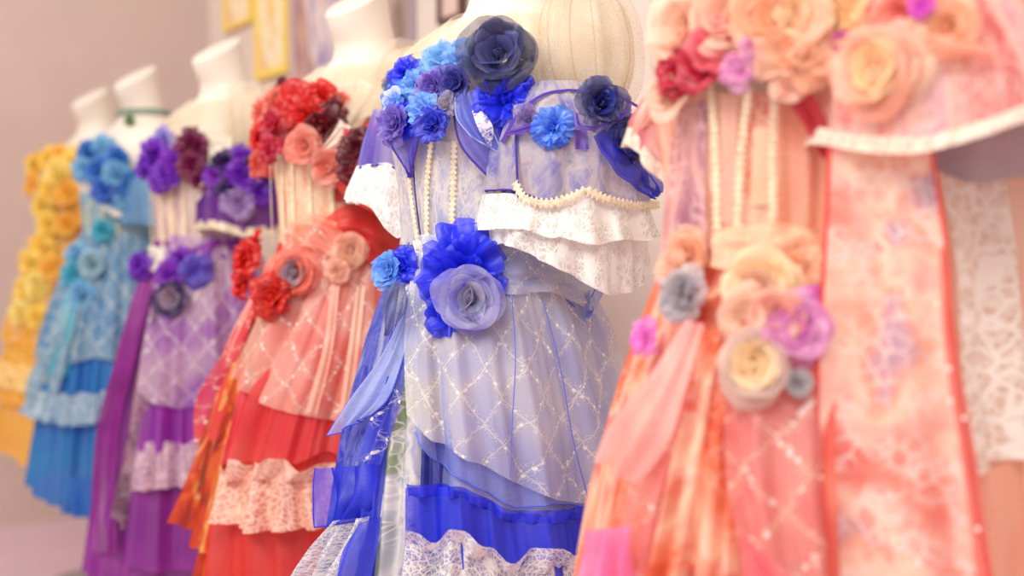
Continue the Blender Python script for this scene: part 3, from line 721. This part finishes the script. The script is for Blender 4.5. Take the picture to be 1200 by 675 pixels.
D.sheet('printed_panel', printed([(0, (70, 40, 60)), (.4, (130, 80, 110)), (.6, (176, 140, 150)), (1, (150, 60, 120))], 20.0, .95, (206, 190, 190), .4), [(178, 350, .034), (160, 440, .03), (138, 560, .026), (128, 600, .026)], [(190, 350, .034), (178, 440, .03), (164, 540, .026), (150, 625, .026)], (.006, 2))
D.sheet('waist_sash', sheer((136, 30, 170), (160, 60, 190), .85), [(206, 300, .02), (240, 284, .024), (282, 278, .02)], [(210, 312, .022), (240, 304, .026), (280, 304, .022)], (.003, 1), (.004, 3))
D.sheet('waist_bow', M_creamlace, [(174, 288, .018), (176, 318, .018)], [(196, 290, .018), (192, 318, .018)], (.004, 1))
for x, y, r, m, st in ((164, 312, 17, v1, 'puff'), (199, 322, 18, v4, 'puff'), (229, 316, 20, sheer((104, 80, 200), (130, 110, 216), .85), 'puff'), (212, 306, 14, v4, 'rose')):
    D.rose(x, y, r, m, st, .03)
D.rose(201, 350, 21, v5, 'wrap', .03, sheer((180, 160, 180), (150, 120, 150), .85), label='dark plum rose with a pale centre at the waist', frac=.6)
for x, y, r, m, st, o in ((182, 185, 22, v1, 'puff', .024), (172, 196, 15, v1, 'rose', .026), (192, 164, 16, v2, 'rose', .024), (204, 190, 18, v4, 'puff', .026), (197, 205, 18, v1, 'puff', .024), (226, 172, 20, v3, 'pompom', .03), (225, 194, 18, v3, 'puff', .03), (238, 208, 16, v3, 'rose', .026), (186, 212, 14, v4, 'puff', .024), (214, 178, 13, v3, 'rose', .02)):
    D.rose(x, y, r, m, st, o)
D.sheet('shoulder_drape', sheer((118, 30, 150), (90, 20, 130), .8), [(224, 200, .024), (236, 230, .024), (260, 258, .022)], [(250, 205, .026), (262, 232, .024), (284, 262, .02)], (.004, 2))
SRp = sleeve_surf(.160, -.075, [(1.26, .055, .055, 0, 0), (1.22, .085, .08, 0, 0), (1.14, .10, .095, 0, 0), (1.04, .095, .09, 0, 0)])
D.layer('sleeve', sheer((96, 26, 140), (130, 60, 170), .85, 8.0), (-180, 180), 1.215, [(255, 262), (285, 272), (315, 268)], (0, .01), (0, 8), (.008, 12), surf=SRp, nv=18)
D.layer('sleeve_trim', M_braid, (-180, 180), [(255, 258), (285, 268), (315, 264)], [(255, 268), (285, 278), (315, 274)], (.012, .014), (0, 8), (.008, 12), surf=SRp, nv=4)
for x, y, r, m in ((284, 206, 20, v1), (302, 196, 20, v5), (264, 192, 17, v5), (284, 186, 16, v1), (252, 206, 15, v4), (312, 212, 17, v5), (281, 240, 20, sheer((150, 110, 180), (176, 146, 200), .85)), (304, 226, 18, v1), (268, 222, 15, v5)): D.rose(x, y, r, m, 'puff', .012, surf=SRp)
B = bolero(F_purple, 'sheer cream bolero with hanging lace ribbons over the purple dress', 51, puff=True)
B.sheet('lace_ribbon', M_creamlace, [(246, 160, .035), (245, 190, .04), (244, 220, .04)], [(272, 158, .035), (270, 190, .04), (268, 218, .04)], (.006, 2))
B.sheet('lace_ribbon', M_creamlace, [(246, 196, .045), (236, 215, .045), (226, 232, .04)], [(252, 200, .045), (242, 220, .045), (232, 236, .04)], (.003, 1))

# ================================================================== SKY BLUE
D = Dress(F_sky, 'sky blue and turquoise organza dress, second farthest along the row', 6)
b1 = sheer((60, 140, 216), (40, 110, 200), .88); b2 = sheer((110, 180, 226), (150, 204, 230), .8); b3 = sheer((60, 170, 200), (90, 196, 214), .85); b4 = sheer((46, 96, 200), (60, 120, 210), .88)
D.layer('bodice', sheer((176, 200, 206), (140, 186, 204), .92, 14.0), (-180, 180), [(95, 225), (140, 232), (170, 235)], 1.035, (.002, .002), (0, 10), (.0015, 30), nv=14)
for x in (104, 120, 138): D.trim('boning_braid', M_braid, [(x, 235), (x, 265), (x + 1, 295)], .0045, .007)
D.layer('underskirt', sheer((52, 140, 204), (44, 120, 200), .95, 5.0), (-180, 180), 1.04, [(28, 566), (60, 590), (95, 606), (150, 606)], (0, .004), (.015, 13), (.004, 28), jag=.008)
D.layer('cobalt_tier', sheer((30, 130, 206), (26, 110, 196), .9, 6.0), (-180, 200), .78, [(50, 455), (90, 462), (140, 458)], (.014, .026), (.014, 13), (.009, 26), nv=14)
D.layer('beaded_overskirt', net((150, 190, 206), (96, 156, 200), (226, 232, 228), .72, .066, .075), (-180, 200), 1.05, [(45, 420), (75, 430), (110, 418), (150, 425)], (.014, .034), (.02, 13), (.006, 24))
D.layer('lace_flounce', lace((186, 206, 216), (100, 166, 206), .55, 80.0, .55), (-180, 200), [(40, 458), (90, 462), (140, 458)], [(40, 490), (90, 500), (140, 490)], (.03, .044), (.012, 13), (.014, 34), nv=12, topwave=.006)
D.sheet('grey_panel', lace((170, 196, 206), (90, 150, 186), .6, 60.0, .5), [(85, 320, .03), (60, 390, .04), (28, 470, .06), (34, 482, .05)], [(104, 325, .03), (84, 400, .036), (60, 480, .03), (58, 484, .03)], (.008, 2))
D.sheet('turquoise_panel', b3, [(78, 345, .036), (68, 400, .036), (58, 440, .036)], [(94, 345, .03), (86, 400, .03), (78, 440, .03)], (.006, 1.5))
D.sheet('cobalt_panel', sheer((40, 90, 206), (30, 110, 200), .9), [(80, 560, .04), (80, 585, .04), (84, 606, .04)], [(112, 560, .04), (112, 585, .04), (112, 608, .04)], (.005, 2))
for x, y, r, m, st in ((106, 180, 18, b1, 'puff'), (122, 174, 16, b2, 'puff'), (138, 188, 16, b1, 'rose'), (116, 200, 17, b1, 'puff'), (136, 206, 16, b2, 'rose'), (154, 216, 16, b1, 'puff'), (124, 222, 16, b4, 'puff'), (98, 198, 14, b2, 'puff'), (146, 232, 14, b2, 'puff'), (130, 236, 12, b2, 'rose'), (158, 236, 12, b4, 'puff')):
    D.rose(x, y, r, m, st, .026)
for x, y, r, m, st in ((92, 300, 18, b2, 'puff'), (88, 322, 17, b3, 'puff'), (108, 310, 16, sheer((150, 190, 206), (176, 206, 216), .8), 'wrap'), (96, 345, 15, b2, 'rose'), (120, 270, 13, b3, 'rose')):
    D.rose(x, y, r, m, st, .03)
D.sheet('lace_collar', M_creamlace, [(116, 236, .04), (136, 246, .045), (158, 248, .045), (176, 244, .04)], [(116, 243, .042), (136, 254, .046), (158, 256, .046), (176, 252, .042)], (.002, 1), (.004, 4))
SRs = sleeve_surf(.155, -.075, [(1.24, .055, .055, 0, 0), (1.18, .085, .08, 0, 0), (1.08, .09, .085, 0, 0)])
D.layer('sleeve', sheer((120, 170, 206), (90, 150, 200), .8, 8.0), (-180, 180), 1.23, [(160, 262), (190, 266)], (0, .008), (0, 8), (.008, 12), surf=SRs, nv=14)
ck = Dress.__new__(Dress); ck.f = F_sky; ck.seed = 61; ck.k = 0
ck.root = empty('choker', F_sky.loc, F_sky.yaw); tag(ck.root, 'thin grey green ribbon choker round the neck above the sky blue dress', 'choker')
ck.layer('ribbon_band', plain('choker_ribbon', (122, 140, 124), .7), (-180, 180), 1.412, 1.398, (-.001, .001), (0, 10), (.001, 9), surf=SURF_B, nv=4)
ck.rose(152, 141, 7, sheer((110, 140, 90), (140, 160, 110), .9), 'leafy', .004, surf=SURF_B, name='ribbon_bow')

# ================================================================== YELLOW
D = Dress(F_yellow, 'yellow and orange organza dress at the far left end of the row', 8)
y1 = sheer((255, 228, 112), (254, 214, 84), .9); y2 = sheer((255, 240, 160), (255, 230, 124), .88); y3 = sheer((253, 206, 88), (250, 186, 66), .9)
D.layer('bodice', sheer((255, 218, 110), (253, 202, 70), .95, 14.0), (-180, 180), [(40, 215), (90, 222), (120, 225)], 1.035, (.002, .002), (0, 10), (.0015, 30), nv=14)
for x in (58, 72, 86): D.trim('boning_braid', M_braid, [(x, 232), (x, 255), (x + 1, 285)], .004, .007)
D.layer('underskirt', sheer((252, 196, 84), (248, 178, 66), .95, 6.0), (-180, 180), 1.04, [(4, 530), (30, 545), (70, 540), (110, 535)], (0, .004), (.015, 12), (.004, 26), jag=.008)
D.layer('gold_overskirt', net((252, 210, 90), (250, 186, 44), (255, 236, 190), .8, .07, .08), (-180, 200), 1.05, [(10, 400), (50, 420), (100, 400)], (.012, .034), (.018, 12), (.008, 24), jag=.01)
D.layer('ruffle_tier', y3, (-180, 200), .78, [(0, 470), (40, 480), (100, 470)], (.012, .03), (.014, 12), (.010, 26), nv=12)
D.layer('lace_flounce', lace((255, 226, 150), (248, 180, 60), .6, 46.0, .5), (-180, 200), [(0, 420), (40, 430), (100, 425)], [(0, 452), (40, 462), (100, 455)], (.032, .046), (.012, 12), (.014, 32), nv=10, topwave=.008)
for x, y, r, m, st in ((42, 196, 17, y1, 'puff'), (40, 216, 15, y3, 'puff'), (58, 186, 14, y1, 'puff'), (70, 204, 19, y2, 'wrap'), (84, 190, 14, y1, 'puff'), (60, 222, 15, y1, 'rose'), (80, 226, 15, y3, 'rose'), (48, 240, 12, y1, 'rose'), (70, 180, 11, y3, 'leafy')):
    D.rose(x, y, r, m, st, .024)
for x, y, r, m, st in ((52, 290, 18, y1, 'puff'), (36, 308, 17, y1, 'puff'), (62, 316, 17, y3, 'puff'), (44, 334, 17, y2, 'wrap'), (30, 342, 15, y1, 'rose'), (78, 262, 13, y3, 'rose'), (56, 262, 13, y1, 'rose'), (24, 366, 15, y2, 'puff'), (44, 372, 15, y1, 'puff')):
    D.rose(x, y, r, m, st, .032)
D.layer('shoulder_ruffle', sheer((250, 216, 120), (246, 190, 70), .75), (-180, 180), 1.345, 1.26, (.006, .024), (0, 10), (.008, 20), surf=SURF_B, nv=10, flare=.012)
SRy = sleeve_surf(.155, -.075, [(1.24, .055, .055, 0, 0), (1.18, .085, .08, 0, 0), (1.08, .09, .085, 0, 0)])
D.layer('sleeve', sheer((248, 196, 70), (244, 170, 40), .85, 8.0), (-180, 180), 1.23, 1.08, (0, .008), (0, 8), (.008, 12), surf=SRy, nv=14)

# ================================================================== PEACH
D = Dress(F_peach, 'peach and coral flower printed dress with a long hanging panel, nearest in the row', 9)
crim = sheer((214, 40, 74), (196, 30, 60), .85); pea = sheer((252, 200, 176), (253, 222, 198), .64); ora = sheer((252, 186, 148), (253, 212, 180), .68); crm = sheer((255, 232, 194), (253, 218, 174), .85)
mag = sheer((222, 70, 210), (236, 120, 220), .8); mau = sheer((232, 150, 206), (242, 186, 222), .75); gry = sheer((182, 174, 182), (206, 196, 198), .8); pnk = sheer((246, 150, 150), (244, 120, 120), .62)
p_body = printed([(0, (236, 110, 90)), (.3, (246, 160, 130)), (.5, (250, 196, 166)), (.7, (252, 216, 190)), (1, (240, 140, 130))], 13.0, .92, (255, 236, 220), .5)
D.layer('bodice', p_body, (-180, 180), [(780, 100), (860, 110), (960, 110), (1030, 110)], 1.035, (.002, .002), (0, 10), (.0015, 30), nv=18)
p_mauve = printed([(0, (170, 110, 140)), (.35, (206, 150, 160)), (.55, (240, 190, 180)), (1, (196, 120, 130))], 16.0, .9, (250, 222, 222), .6)
D.sheet('side_bodice', p_mauve, [(796, 128, .008), (784, 200, .008), (776, 300, .01)], [(828, 118, .008), (826, 200, .008), (830, 300, .01)], (.002, 1))
for pts in ([(832, 100), (838, 180), (840, 268)], [(878, 104), (868, 180), (864, 268)], [(908, 108), (906, 180), (906, 262)]): D.trim('boning_braid', M_braid, pts, .0042, .009)
D.sheet('satin_panel', sheer((255, 232, 200), (255, 222, 186), .8), [(882, 150, .008), (880, 240, .008)], [(908, 150, .008), (908, 240, .008)], (.001, 1))
D.sheet('satin_panel', sheer((253, 214, 198), (250, 200, 180), .8), [(846, 112, .007), (846, 262, .007)], [(864, 112, .007), (860, 262, .007)], (.001, 1))
D.sheet('bodice_front', sheer((248, 170, 140), (250, 196, 170), .75), [(912, 110, .008), (912, 200, .008), (912, 265, .008)], [(966, 120, .012), (972, 200, .012), (970, 300, .012)], (.004, 2))
p_skirt = printed([(0, (218, 84, 60)), (.3, (238, 122, 90)), (.48, (246, 162, 126)), (.62, (251, 204, 174)), (.8, (236, 122, 112)), (1, (196, 124, 124))], 13.0, .96, (252, 206, 186), .35, .4)
D.layer('underskirt', p_skirt, (-180, 180), 1.04, .26, (0, 0), (.016, 15), (.004, 30))
D.sheet('pink_panel', sheer((248, 172, 164), (252, 200, 190), .78), [(802, 375, .03), (760, 440, .04), (714, 500, .05), (700, 540, .055)], [(826, 380, .03), (806, 450, .034), (782, 520, .036), (744, 570, .04)], (.006, 1.5))
D.sheet('pink_net_panel', net((250, 166, 158), (246, 140, 138), (255, 230, 206), .66, .06, .07), [(800, 420, .024), (762, 500, .03), (730, 600, .036), (716, 690, .036)], [(824, 420, .02), (800, 500, .02), (772, 600, .02), (758, 690, .02)], (.007, 2))
for L, R in (([(824, 385, .022), (800, 470, .02), (775, 580, .02), (750, 700, .02)], [(850, 390, .022), (836, 480, .02), (820, 590, .02), (800, 700, .02)]), ([(846, 390, .02), (832, 480, .02), (815, 590, .02), (800, 700, .02)], [(866, 400, .022), (866, 490, .02), (864, 600, .02), (862, 700, .02)])):
    D.sheet('printed_panel', printed([(0, (206, 60, 30)), (.3, (240, 124, 84)), (.5, (248, 172, 138)), (.68, (252, 214, 182)), (.84, (234, 116, 92)), (1, (176, 120, 126))], 11.0, .93, (252, 220, 204), .4, .6), L, R, (.008, 2))
D.sheet('beaded_panel', net((246, 166, 160), (242, 134, 134), (255, 232, 200), .66, .062, .07), [(852, 400, .03), (850, 470, .032), (850, 540, .034), (862, 620, .036), (880, 700, .036)], [(966, 400, .03), (968, 470, .03), (970, 560, .03), (976, 640, .03), (980, 700, .03)], (.007, 2.2))
D.sheet('pink_drape', sheer((246, 130, 140), (242, 110, 126), .7), [(866, 622, .046), (868, 650, .046), (872, 700, .046)], [(868, 624, .046), (900, 652, .046), (950, 700, .046)], (.003, 2))
D.sheet('pink_ruffle', sheer((250, 130, 190), (250, 160, 200), .85), [(684, 622, .045), (688, 650, .04), (692, 700, .04)], [(742, 616, .045), (740, 650, .04), (736, 700, .04)], (.016, 2.5))
D.sheet('red_fold_strip', sheer((226, 92, 72), (238, 128, 104), .85), [(948, 330, .02), (954, 450, .024), (958, 580, .026), (962, 700, .026)], [(976, 330, .03), (978, 450, .03), (980, 580, .03), (986, 700, .03)], (.005, 1))  # darker orange-red strip laid along a fold
# long hanging panel and lace side
SP = sleeve_surf(.165, -.085, [(1.20, .105, .10, 0, 0), (1.10, .110, .105, 0, 0), (.95, .120, .115, 0, 0), (.80, .130, .125, .005, 0), (.66, .15, .14, .01, 0), (.4, .17, .16, .02, 0)])
p_long = printed([(0, (236, 104, 92)), (.2, (246, 150, 134)), (.4, (251, 190, 174)), (.58, (253, 214, 188)), (.74, (248, 176, 150)), (.88, (214, 166, 178)), (1, (184, 158, 182))], 9.0, .95, (255, 234, 224), .7, 1.0, 0.4, 60.0)
D.sheet('long_panel', p_long, [(972, 172, .02), (968, 300, .02), (962, 450, .02), (966, 580, .02), (972, 700, .02)], [(1092, 172, -.005), (1110, 300, -.005), (1122, 450, 0), (1142, 580, 0), (1164, 700, 0)], (.007, 1.6), surf=SP, nu=40, nv=44, hem='rolled_hem', hemmat=plain('red_hem', (222, 66, 60), .6), hemr=.002)
D.sheet('panel_edge', sheer((232, 84, 76), (242, 124, 112), .75), [(1101, 290, .004), (1108, 420, .004), (1124, 520, .004), (1146, 700, .004)], [(1110, 290, 0), (1124, 420, 0), (1142, 520, 0), (1166, 700, 0)], (.002, 1), surf=SP)
SB = Surf([(1.16, .165, .14, -.03), (1.05, .172, .155, -.03), (.95, .19, .18, -.035), (.80, .225, .21, -.045), (.55, .26, .25, -.05), (.25, .29, .28, -.05)])
L_big = lace((255, 252, 244), (238, 218, 198), .72, 46.0, .54)
D.sheet('lace_overskirt', L_big, [(1100, 190, .045), (1118, 300, .045), (1124, 440, .045), (1140, 556, .045)], [(1216, 190, .03), (1222, 300, .03), (1228, 440, .03), (1232, 520, .03)], (.012, 1.6), surf=SB, nu=50, nv=40)
D.sheet('peach_hip', printed([(0, (246, 176, 146)), (.5, (253, 212, 190)), (1, (255, 226, 208))], 9.0, .96), [(1096, 170, .008), (1108, 300, .006), (1118, 450, .004), (1132, 560, .004), (1150, 700, .006)], [(1240, 170, -.01), (1250, 300, -.01), (1256, 450, -.01), (1260, 560, -.01), (1260, 700, -.01)], (.003, 2), surf=SB)
D.sheet('peach_flounce', sheer((250, 190, 164), (244, 160, 126), .85, 6.0), [(1130, 562, .035), (1150, 610, .03), (1168, 700, .03)], [(1240, 520, .03), (1246, 610, .03), (1250, 700, .03)], (.010, 1.6), surf=SB)
# neckline
D.sheet('crimson_strap', crim, [(884, 66, .04), (916, 110, .036), (944, 150, .03), (962, 184, .026)], [(926, 78, .04), (954, 114, .036), (972, 150, .03), (976, 186, .026)], (.004, 1.5))
for x, y, r, m, st, o, lb in ((806, 40, 48, pea, 'wrap', .03, None), (796, 88, 30, crim, 'puff', .026, 'crimson ruffle at the neckline'), (822, 78, 30, crim, 'wrap', .03, None), (842, 56, 32, sheer((226, 66, 96), (236, 110, 120), .8), 'wrap', .036, None), (866, 82, 22, mau, 'leafy', .04, 'mauve petals at the neckline'),
                           (860, 20, 52, pea, 'wrap', .04, 'large pale peach rose at the neckline'), (912, 24, 56, sheer((253, 210, 178), (251, 188, 150), .74), 'wrap', .045, None), (936, 60, 42, ora, 'puff', .04, 'orange ruffled rose at the neckline'), (900, 66, 26, pea, 'rose', .04, None),
                           (975, 28, 42, sheer((254, 218, 168), (252, 196, 140), .8), 'puff', .04, None), (940, 20, 34, crm, 'rose', .05, None), (784, 110, 30, sheer((246, 200, 176), (250, 214, 190), .7), 'wrap', .02, None), (880, 60, 14, mau, 'rose', .05, None), (988, 48, 13, mag, 'leafy', .05, None), (925, 96, 26, pea, 'leafy', .036, None)):
    D.rose(x, y, r, m, st, o, label=lb)
SRq = sleeve_surf(.175, -.080, [(1.30, .070, .07, 0, 0), (1.25, .108, .10, .01, 0), (1.20, .138, .12, .022, 0), (1.12, .155, .13, .03, 0)])
p_slv = printed([(0, (226, 90, 90)), (.35, (240, 150, 140)), (.55, (250, 200, 180)), (.75, (216, 160, 170)), (1, (244, 170, 150))], 14.0, .9, (252, 226, 216), .5)
slv = D.layer('sleeve', p_slv, (-180, 180), 1.295, [(960, 150), (1020, 168), (1080, 168), (1140, 152), (1210, 128)], (0, .004), (0, 8), (.006, 12), surf=SRq, nv=26)
L_ecru = lace((250, 232, 212), (236, 204, 186), .75, 70.0, .5)
D.layer('sleeve_lace', L_ecru, (-180, 180), [(960, 148), (1020, 160), (1080, 162), (1140, 146), (1210, 118)], [(960, 168), (1020, 180), (1080, 180), (1140, 164), (1210, 138)], (.008, .016), (0, 8), (.006, 12), surf=SRq, nv=8, parent=slv)
SG = sleeve_surf(.165, -.02, [(1.22, .15, .10, .01, 0), (1.05, .14, .10, .01, 0)])
D.layer('sleeve_lining', sheer((176, 164, 172), (150, 142, 160), .9), (4, 175), 1.20, [(1090, 196), (1140, 218), (1200, 206)], (0, .0), (0, 8), (.005, 10), surf=SG, nv=10)
D.rose(1028, 84, 50, sheer((250, 196, 170), (248, 170, 140), .62), 'wrap', .012, sheer((255, 226, 184), (252, 210, 160), .92), surf=SRq, label='cream and peach rose on the sleeve', frac=.55)
D.rose(1058, 78, 46, pea, 'wrap', .004, surf=SRq); D.rose(1108, 36, 40, ora, 'wrap', .006, surf=SRq); D.rose(1060, 22, 38, sheer((246, 130, 120), (250, 170, 150), .7), 'wrap', .006, surf=SRq); D.rose(1080, 6, 16, mag, 'leafy', .03, surf=SRq)
D.sheet('ribbon', sheer((252, 188, 160), (250, 160, 140), .7), [(1060, 44, .02), (1100, 40, .024), (1160, 52, .02)], [(1070, 66, .02), (1110, 66, .024), (1164, 70, .02)], (.004, 1.5), (.003, 2), surf=SRq)
SLq = sleeve_surf(-.142, -.06, [(1.26, .012, .012, .03, 0), (1.235, .035, .035, .012, 0), (1.18, .055, .05, 0, 0), (1.05, .06, .055, 0, 0)])
slv = D.layer('sleeve', sheer((216, 120, 130), (236, 170, 160), .8, 9.0), (-180, 180), 1.235, [(742, 158), (775, 205), (800, 200)], (0, .006), (0, 8), (.005, 10), surf=SLq, nv=14)
D.layer('sleeve_lace', L_ecru, (-180, 180), [(742, 148), (775, 194), (800, 190)], [(738, 168), (775, 214), (800, 208)], (.008, .014), (0, 8), (.006, 10), surf=SLq, nv=6, parent=slv)
D.sheet('sleeve_drape', sheer((250, 222, 196), (246, 200, 180), .8), [(762, 104, .01), (750, 130, .01), (742, 160, .01)], [(792, 110, .01), (782, 130, .01), (768, 140, .01)], (.004, 2), surf=SLq)
# waist
D.sheet('waist_sash', sheer((255, 222, 186), (252, 200, 166), .82), [(834, 270, .018), (880, 262, .022), (930, 262, .024), (962, 272, .024)], [(830, 312, .022), (880, 320, .03), (930, 330, .032), (964, 330, .03)], (.004, 1.5), (.004, 3))
D.sheet('sash_tail', sheer((255, 226, 190), (250, 190, 160), .8), [(866, 318, .036), (846, 330, .034), (826, 346, .03)], [(872, 326, .036), (850, 340, .034), (828, 354, .03)], (.003, 1))
D.rose(806, 300, 30, ora, 'wrap', .02); D.rose(790, 316, 24, pea, 'rose', .024); D.rose(800, 344, 29, gry, 'rose', .03, label='grey rose at the side of the waist'); D.rose(756, 396, 22, sheer((240, 130, 220), (246, 150, 226), .8), 'leafy', .03, label='magenta petals at the side')
D.rose(890, 336, 42, crm, 'wrap', .034, pea); D.rose(930, 310, 36, ora, 'puff', .03); D.rose(872, 372, 34, pea, 'wrap', .04); D.rose(912, 372, 34, sheer((246, 170, 150), (250, 200, 180), .75), 'wrap', .04)
D.rose(938, 388, 36, mau, 'wrap', .04, mag, label='mauve and magenta rose at the waist', frac=.3); D.rose(948, 362, 24, mag, 'leafy', .04); D.rose(936, 450, 16, gry, 'rose', .04)
D.rose(884, 430, 44, sheer((214, 190, 180), (236, 206, 190), .7), 'wrap', .04, crm, label='cream rose ringed in grey below the waist', frac=.6)
sequins(D, [(980, 486), (980, 549), (1098, 356), (1112, 432), (1130, 490), (1114, 470), (1146, 620), (1076, 660)], .0024, SP, .012)
B = bolero(F_peach, 'beige lace bolero just showing at the shoulder of the peach dress', 91, puff=True)

# ------------------------------------------------------------------ the room
t = np.array([F_peach.X - F_yellow.X, F_peach.d - F_yellow.d]); t /= np.linalg.norm(t)
nb = np.array([-t[1], t[0]])                                  # points behind the row
W0 = np.array([F_yellow.X, F_yellow.d]) + nb * .72
# the corner lies on the wall line at column 247
k = (247 - CX) / FPX
s_c = -(W0[0] - k * W0[1]) / (t[0] - k * t[1])
C0 = W0 + t * s_c
def box(name, lo, hi, mat, parent=None, M=None, label=None, bev=0.0):
    x0, y0, z0 = lo; x1, y1, z1 = hi
    V = [(x0, y0, z0), (x1, y0, z0), (x1, y1, z0), (x0, y1, z0), (x0, y0, z1), (x1, y0, z1), (x1, y1, z1), (x0, y1, z1)]
    F = [(3, 2, 1, 0), (4, 5, 6, 7), (0, 1, 5, 4), (1, 2, 6, 5), (2, 3, 7, 6), (3, 0, 4, 7)]
    o = build(name, V, F, mat, parent, None, label)
    for p in o.data.polygons: p.use_smooth = False
    if bev:
        m = o.modifiers.new('bevel', 'BEVEL'); m.width = bev; m.segments = 2
    if M is not None: o.matrix_world = M
    return o
import mathutils
def frame(origin, ex):
    ex = np.array([ex[0], ex[1], 0.0]); ey = np.array([-ex[1], ex[0], 0.0])
    return mathutils.Matrix(((ex[0], ey[0], 0, origin[0]), (ex[1], ey[1], 0, origin[1]), (0, 0, 1, 0), (0, 0, 0, 1)))
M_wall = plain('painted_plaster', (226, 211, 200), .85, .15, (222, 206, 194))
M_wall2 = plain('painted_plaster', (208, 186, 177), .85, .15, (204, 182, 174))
M_floor = plain('pale_vinyl', (220, 190, 200), .6, .3, (214, 184, 194))
MW = frame(C0, t)                                             # x along the wall towards the camera, y behind it
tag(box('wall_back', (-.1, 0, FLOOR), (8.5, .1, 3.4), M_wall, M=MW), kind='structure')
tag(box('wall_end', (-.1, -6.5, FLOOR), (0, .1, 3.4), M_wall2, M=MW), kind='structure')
tag(box('floor', (-.1, -6.5, FLOOR - .1), (8.5, .1, FLOOR), M_floor, M=MW), kind='structure')
def wallpt(px, py):
    r = ray(px, py); n = nb
    s = ((C0 - 0) @ n) / (r[:2] @ n)
    P = np.array([0, 0, CAMZ]) + s * r
    return float((P[:2] - C0) @ t), float(P[2])
def art(stops, sc, stretch):
    n = NT('watercolour')
    mp = n.t.nodes.new('ShaderNodeMapping'); n.put(mp.inputs[0], n.uv); mp.inputs['Scale'].default_value = (1, stretch, 1)
    c = n.ramp(n.step(n.noise(sc, 3.0, mp.outputs[0], .5, .6), .25, .75), stops)
    b = n.t.nodes.new('ShaderNodeBsdfPrincipled'); n.put(b.inputs['Base Color'], c); b.inputs['Roughness'].default_value = .5
    n.t.links.new(b.outputs[0], n.out.inputs[0]); return n.m
def picture(xl, xr, yb, h, frame_c, mat, label, fw=.02):
    a, zb = wallpt(xl, yb[0]); b, zb2 = wallpt(xr, yb[1]); z0 = (zb + zb2) / 2
    root = empty('picture', (0, 0, 0)); tag(root, label, 'picture', 'pictures on the back wall')
    root.matrix_world = MW @ mathutils.Matrix.Translation(((a + b) / 2, -.012, z0))
    w = (b - a) / 2; mf = plain('frame_paint', frame_c, .5)
    # frame: four mitred sides in one mesh
    V = []; 
    for (x, z) in ((-w, 0), (w, 0), (w, h), (-w, h)): V += [(x, -.012, z), (x, .010, z)]
    for (x, z) in ((-w + fw, fw), (w - fw, fw), (w - fw, h - fw), (-w + fw, h - fw)): V += [(x, -.012, z), (x, .010, z)]
    F = []
    for i in range(4):
        j = (i + 1) % 4
        F += [(2 * i, 2 * j, 8 + 2 * j, 8 + 2 * i), (2 * i, 2 * i + 1, 2 * j + 1, 2 * j), (8 + 2 * i, 8 + 2 * j, 9 + 2 * j, 9 + 2 * i), (2 * i + 1, 9 + 2 * i, 9 + 2 * j, 2 * j + 1)]
    fr = build('picture_frame', V, F, mf, root)
    for p in fr.data.polygons: p.use_smooth = False
    V = [(-w + fw, -.004, fw), (w - fw, -.004, fw), (w - fw, -.004, h - fw), (-w + fw, -.004, h - fw), (-w + fw, .008, fw), (w - fw, .008, fw), (w - fw, .008, h - fw), (-w + fw, .008, h - fw)]
    F = [(0, 1, 2, 3), (7, 6, 5, 4), (0, 4, 5, 1), (1, 5, 6, 2), (2, 6, 7, 3), (3, 7, 4, 0)]
    sh = build('print_sheet', V, F, mat, root)
    for p in sh.data.polygons: p.use_smooth = False
yel = art([(0, (250, 220, 140)), (.4, (246, 236, 214)), (.6, (244, 206, 110)), (1, (226, 196, 180))], 8.0, .7)
pur = art([(0, (120, 110, 160)), (.3, (190, 170, 190)), (.5, (230, 214, 210)), (.7, (206, 160, 140)), (1, (110, 90, 130))], 9.0, .35)
grn = art([(0, (90, 90, 70)), (.35, (170, 140, 130)), (.55, (214, 180, 170)), (.75, (150, 140, 90)), (1, (190, 150, 170))], 10.0, .3)
picture(267, 299, (36, 28), .5, (246, 214, 110), yel, 'small yellow watercolour picture nearest the room corner')
picture(305, 342, (96, 84), .62, (248, 216, 104), yel, 'tall yellow framed picture, second from the room corner', .03)
picture(347, 412, (116, 92), .8, (206, 190, 206), pur, 'lilac and brown picture behind the red dress mannequin neck', .012)
picture(446, 488, (62, 48), .6, (176, 158, 168), grn, 'green and brown picture between red and blue dresses', .012)
picture(520, 548, (30, 22), .5, (96, 66, 60), art([(0, (230, 200, 190)), (1, (206, 170, 160))], 8.0, .5), 'dark framed pink picture above the blue dress shoulder', .016)

# ------------------------------------------------------------------ light
w = bpy.data.worlds.new('room_light'); scene.world = w; w.use_nodes = True
bg = w.node_tree.nodes['Background']; bg.inputs[0].default_value = (1.0, .955, .92, 1); bg.inputs[1].default_value = .66
def area(name, loc, target, size, power, c):
    d = bpy.data.lights.new(name, 'AREA'); d.shape = 'RECTANGLE'; d.size = size[0]; d.size_y = size[1]; d.energy = power; d.color = c
    o = bpy.data.objects.new(name, d); col.objects.link(o); o.location = loc
    v = mathutils.Vector(target) - mathutils.Vector(loc); o.rotation_euler = v.to_track_quat('-Z', 'Y').to_euler()
    return o
area('ceiling_lamp', (-1.7, .7, 2.6), (-.2, 2.3, 1.0), (1.4, 1.0), 46, (1, .95, .88))
area('ceiling_lamp', (-.3, -.8, 2.9), (.2, 1.6, 1.0), (1.4, 1.0), 42, (1, .96, .92))
area('ceiling_lamp', (-3.0, 3.4, 3.1), (-1.3, 4.2, 1.0), (1.2, 1.2), 22, (1, .92, .85))
scene.view_settings.view_transform = 'Standard'
scene.view_settings.look = 'None'
scene.view_settings.exposure = 0.2
scene.view_settings.gamma = 1.0
scene.view_settings.use_curve_mapping = False
scene.cycles.transparent_max_bounces = 24
scene.cycles.max_bounces = 8
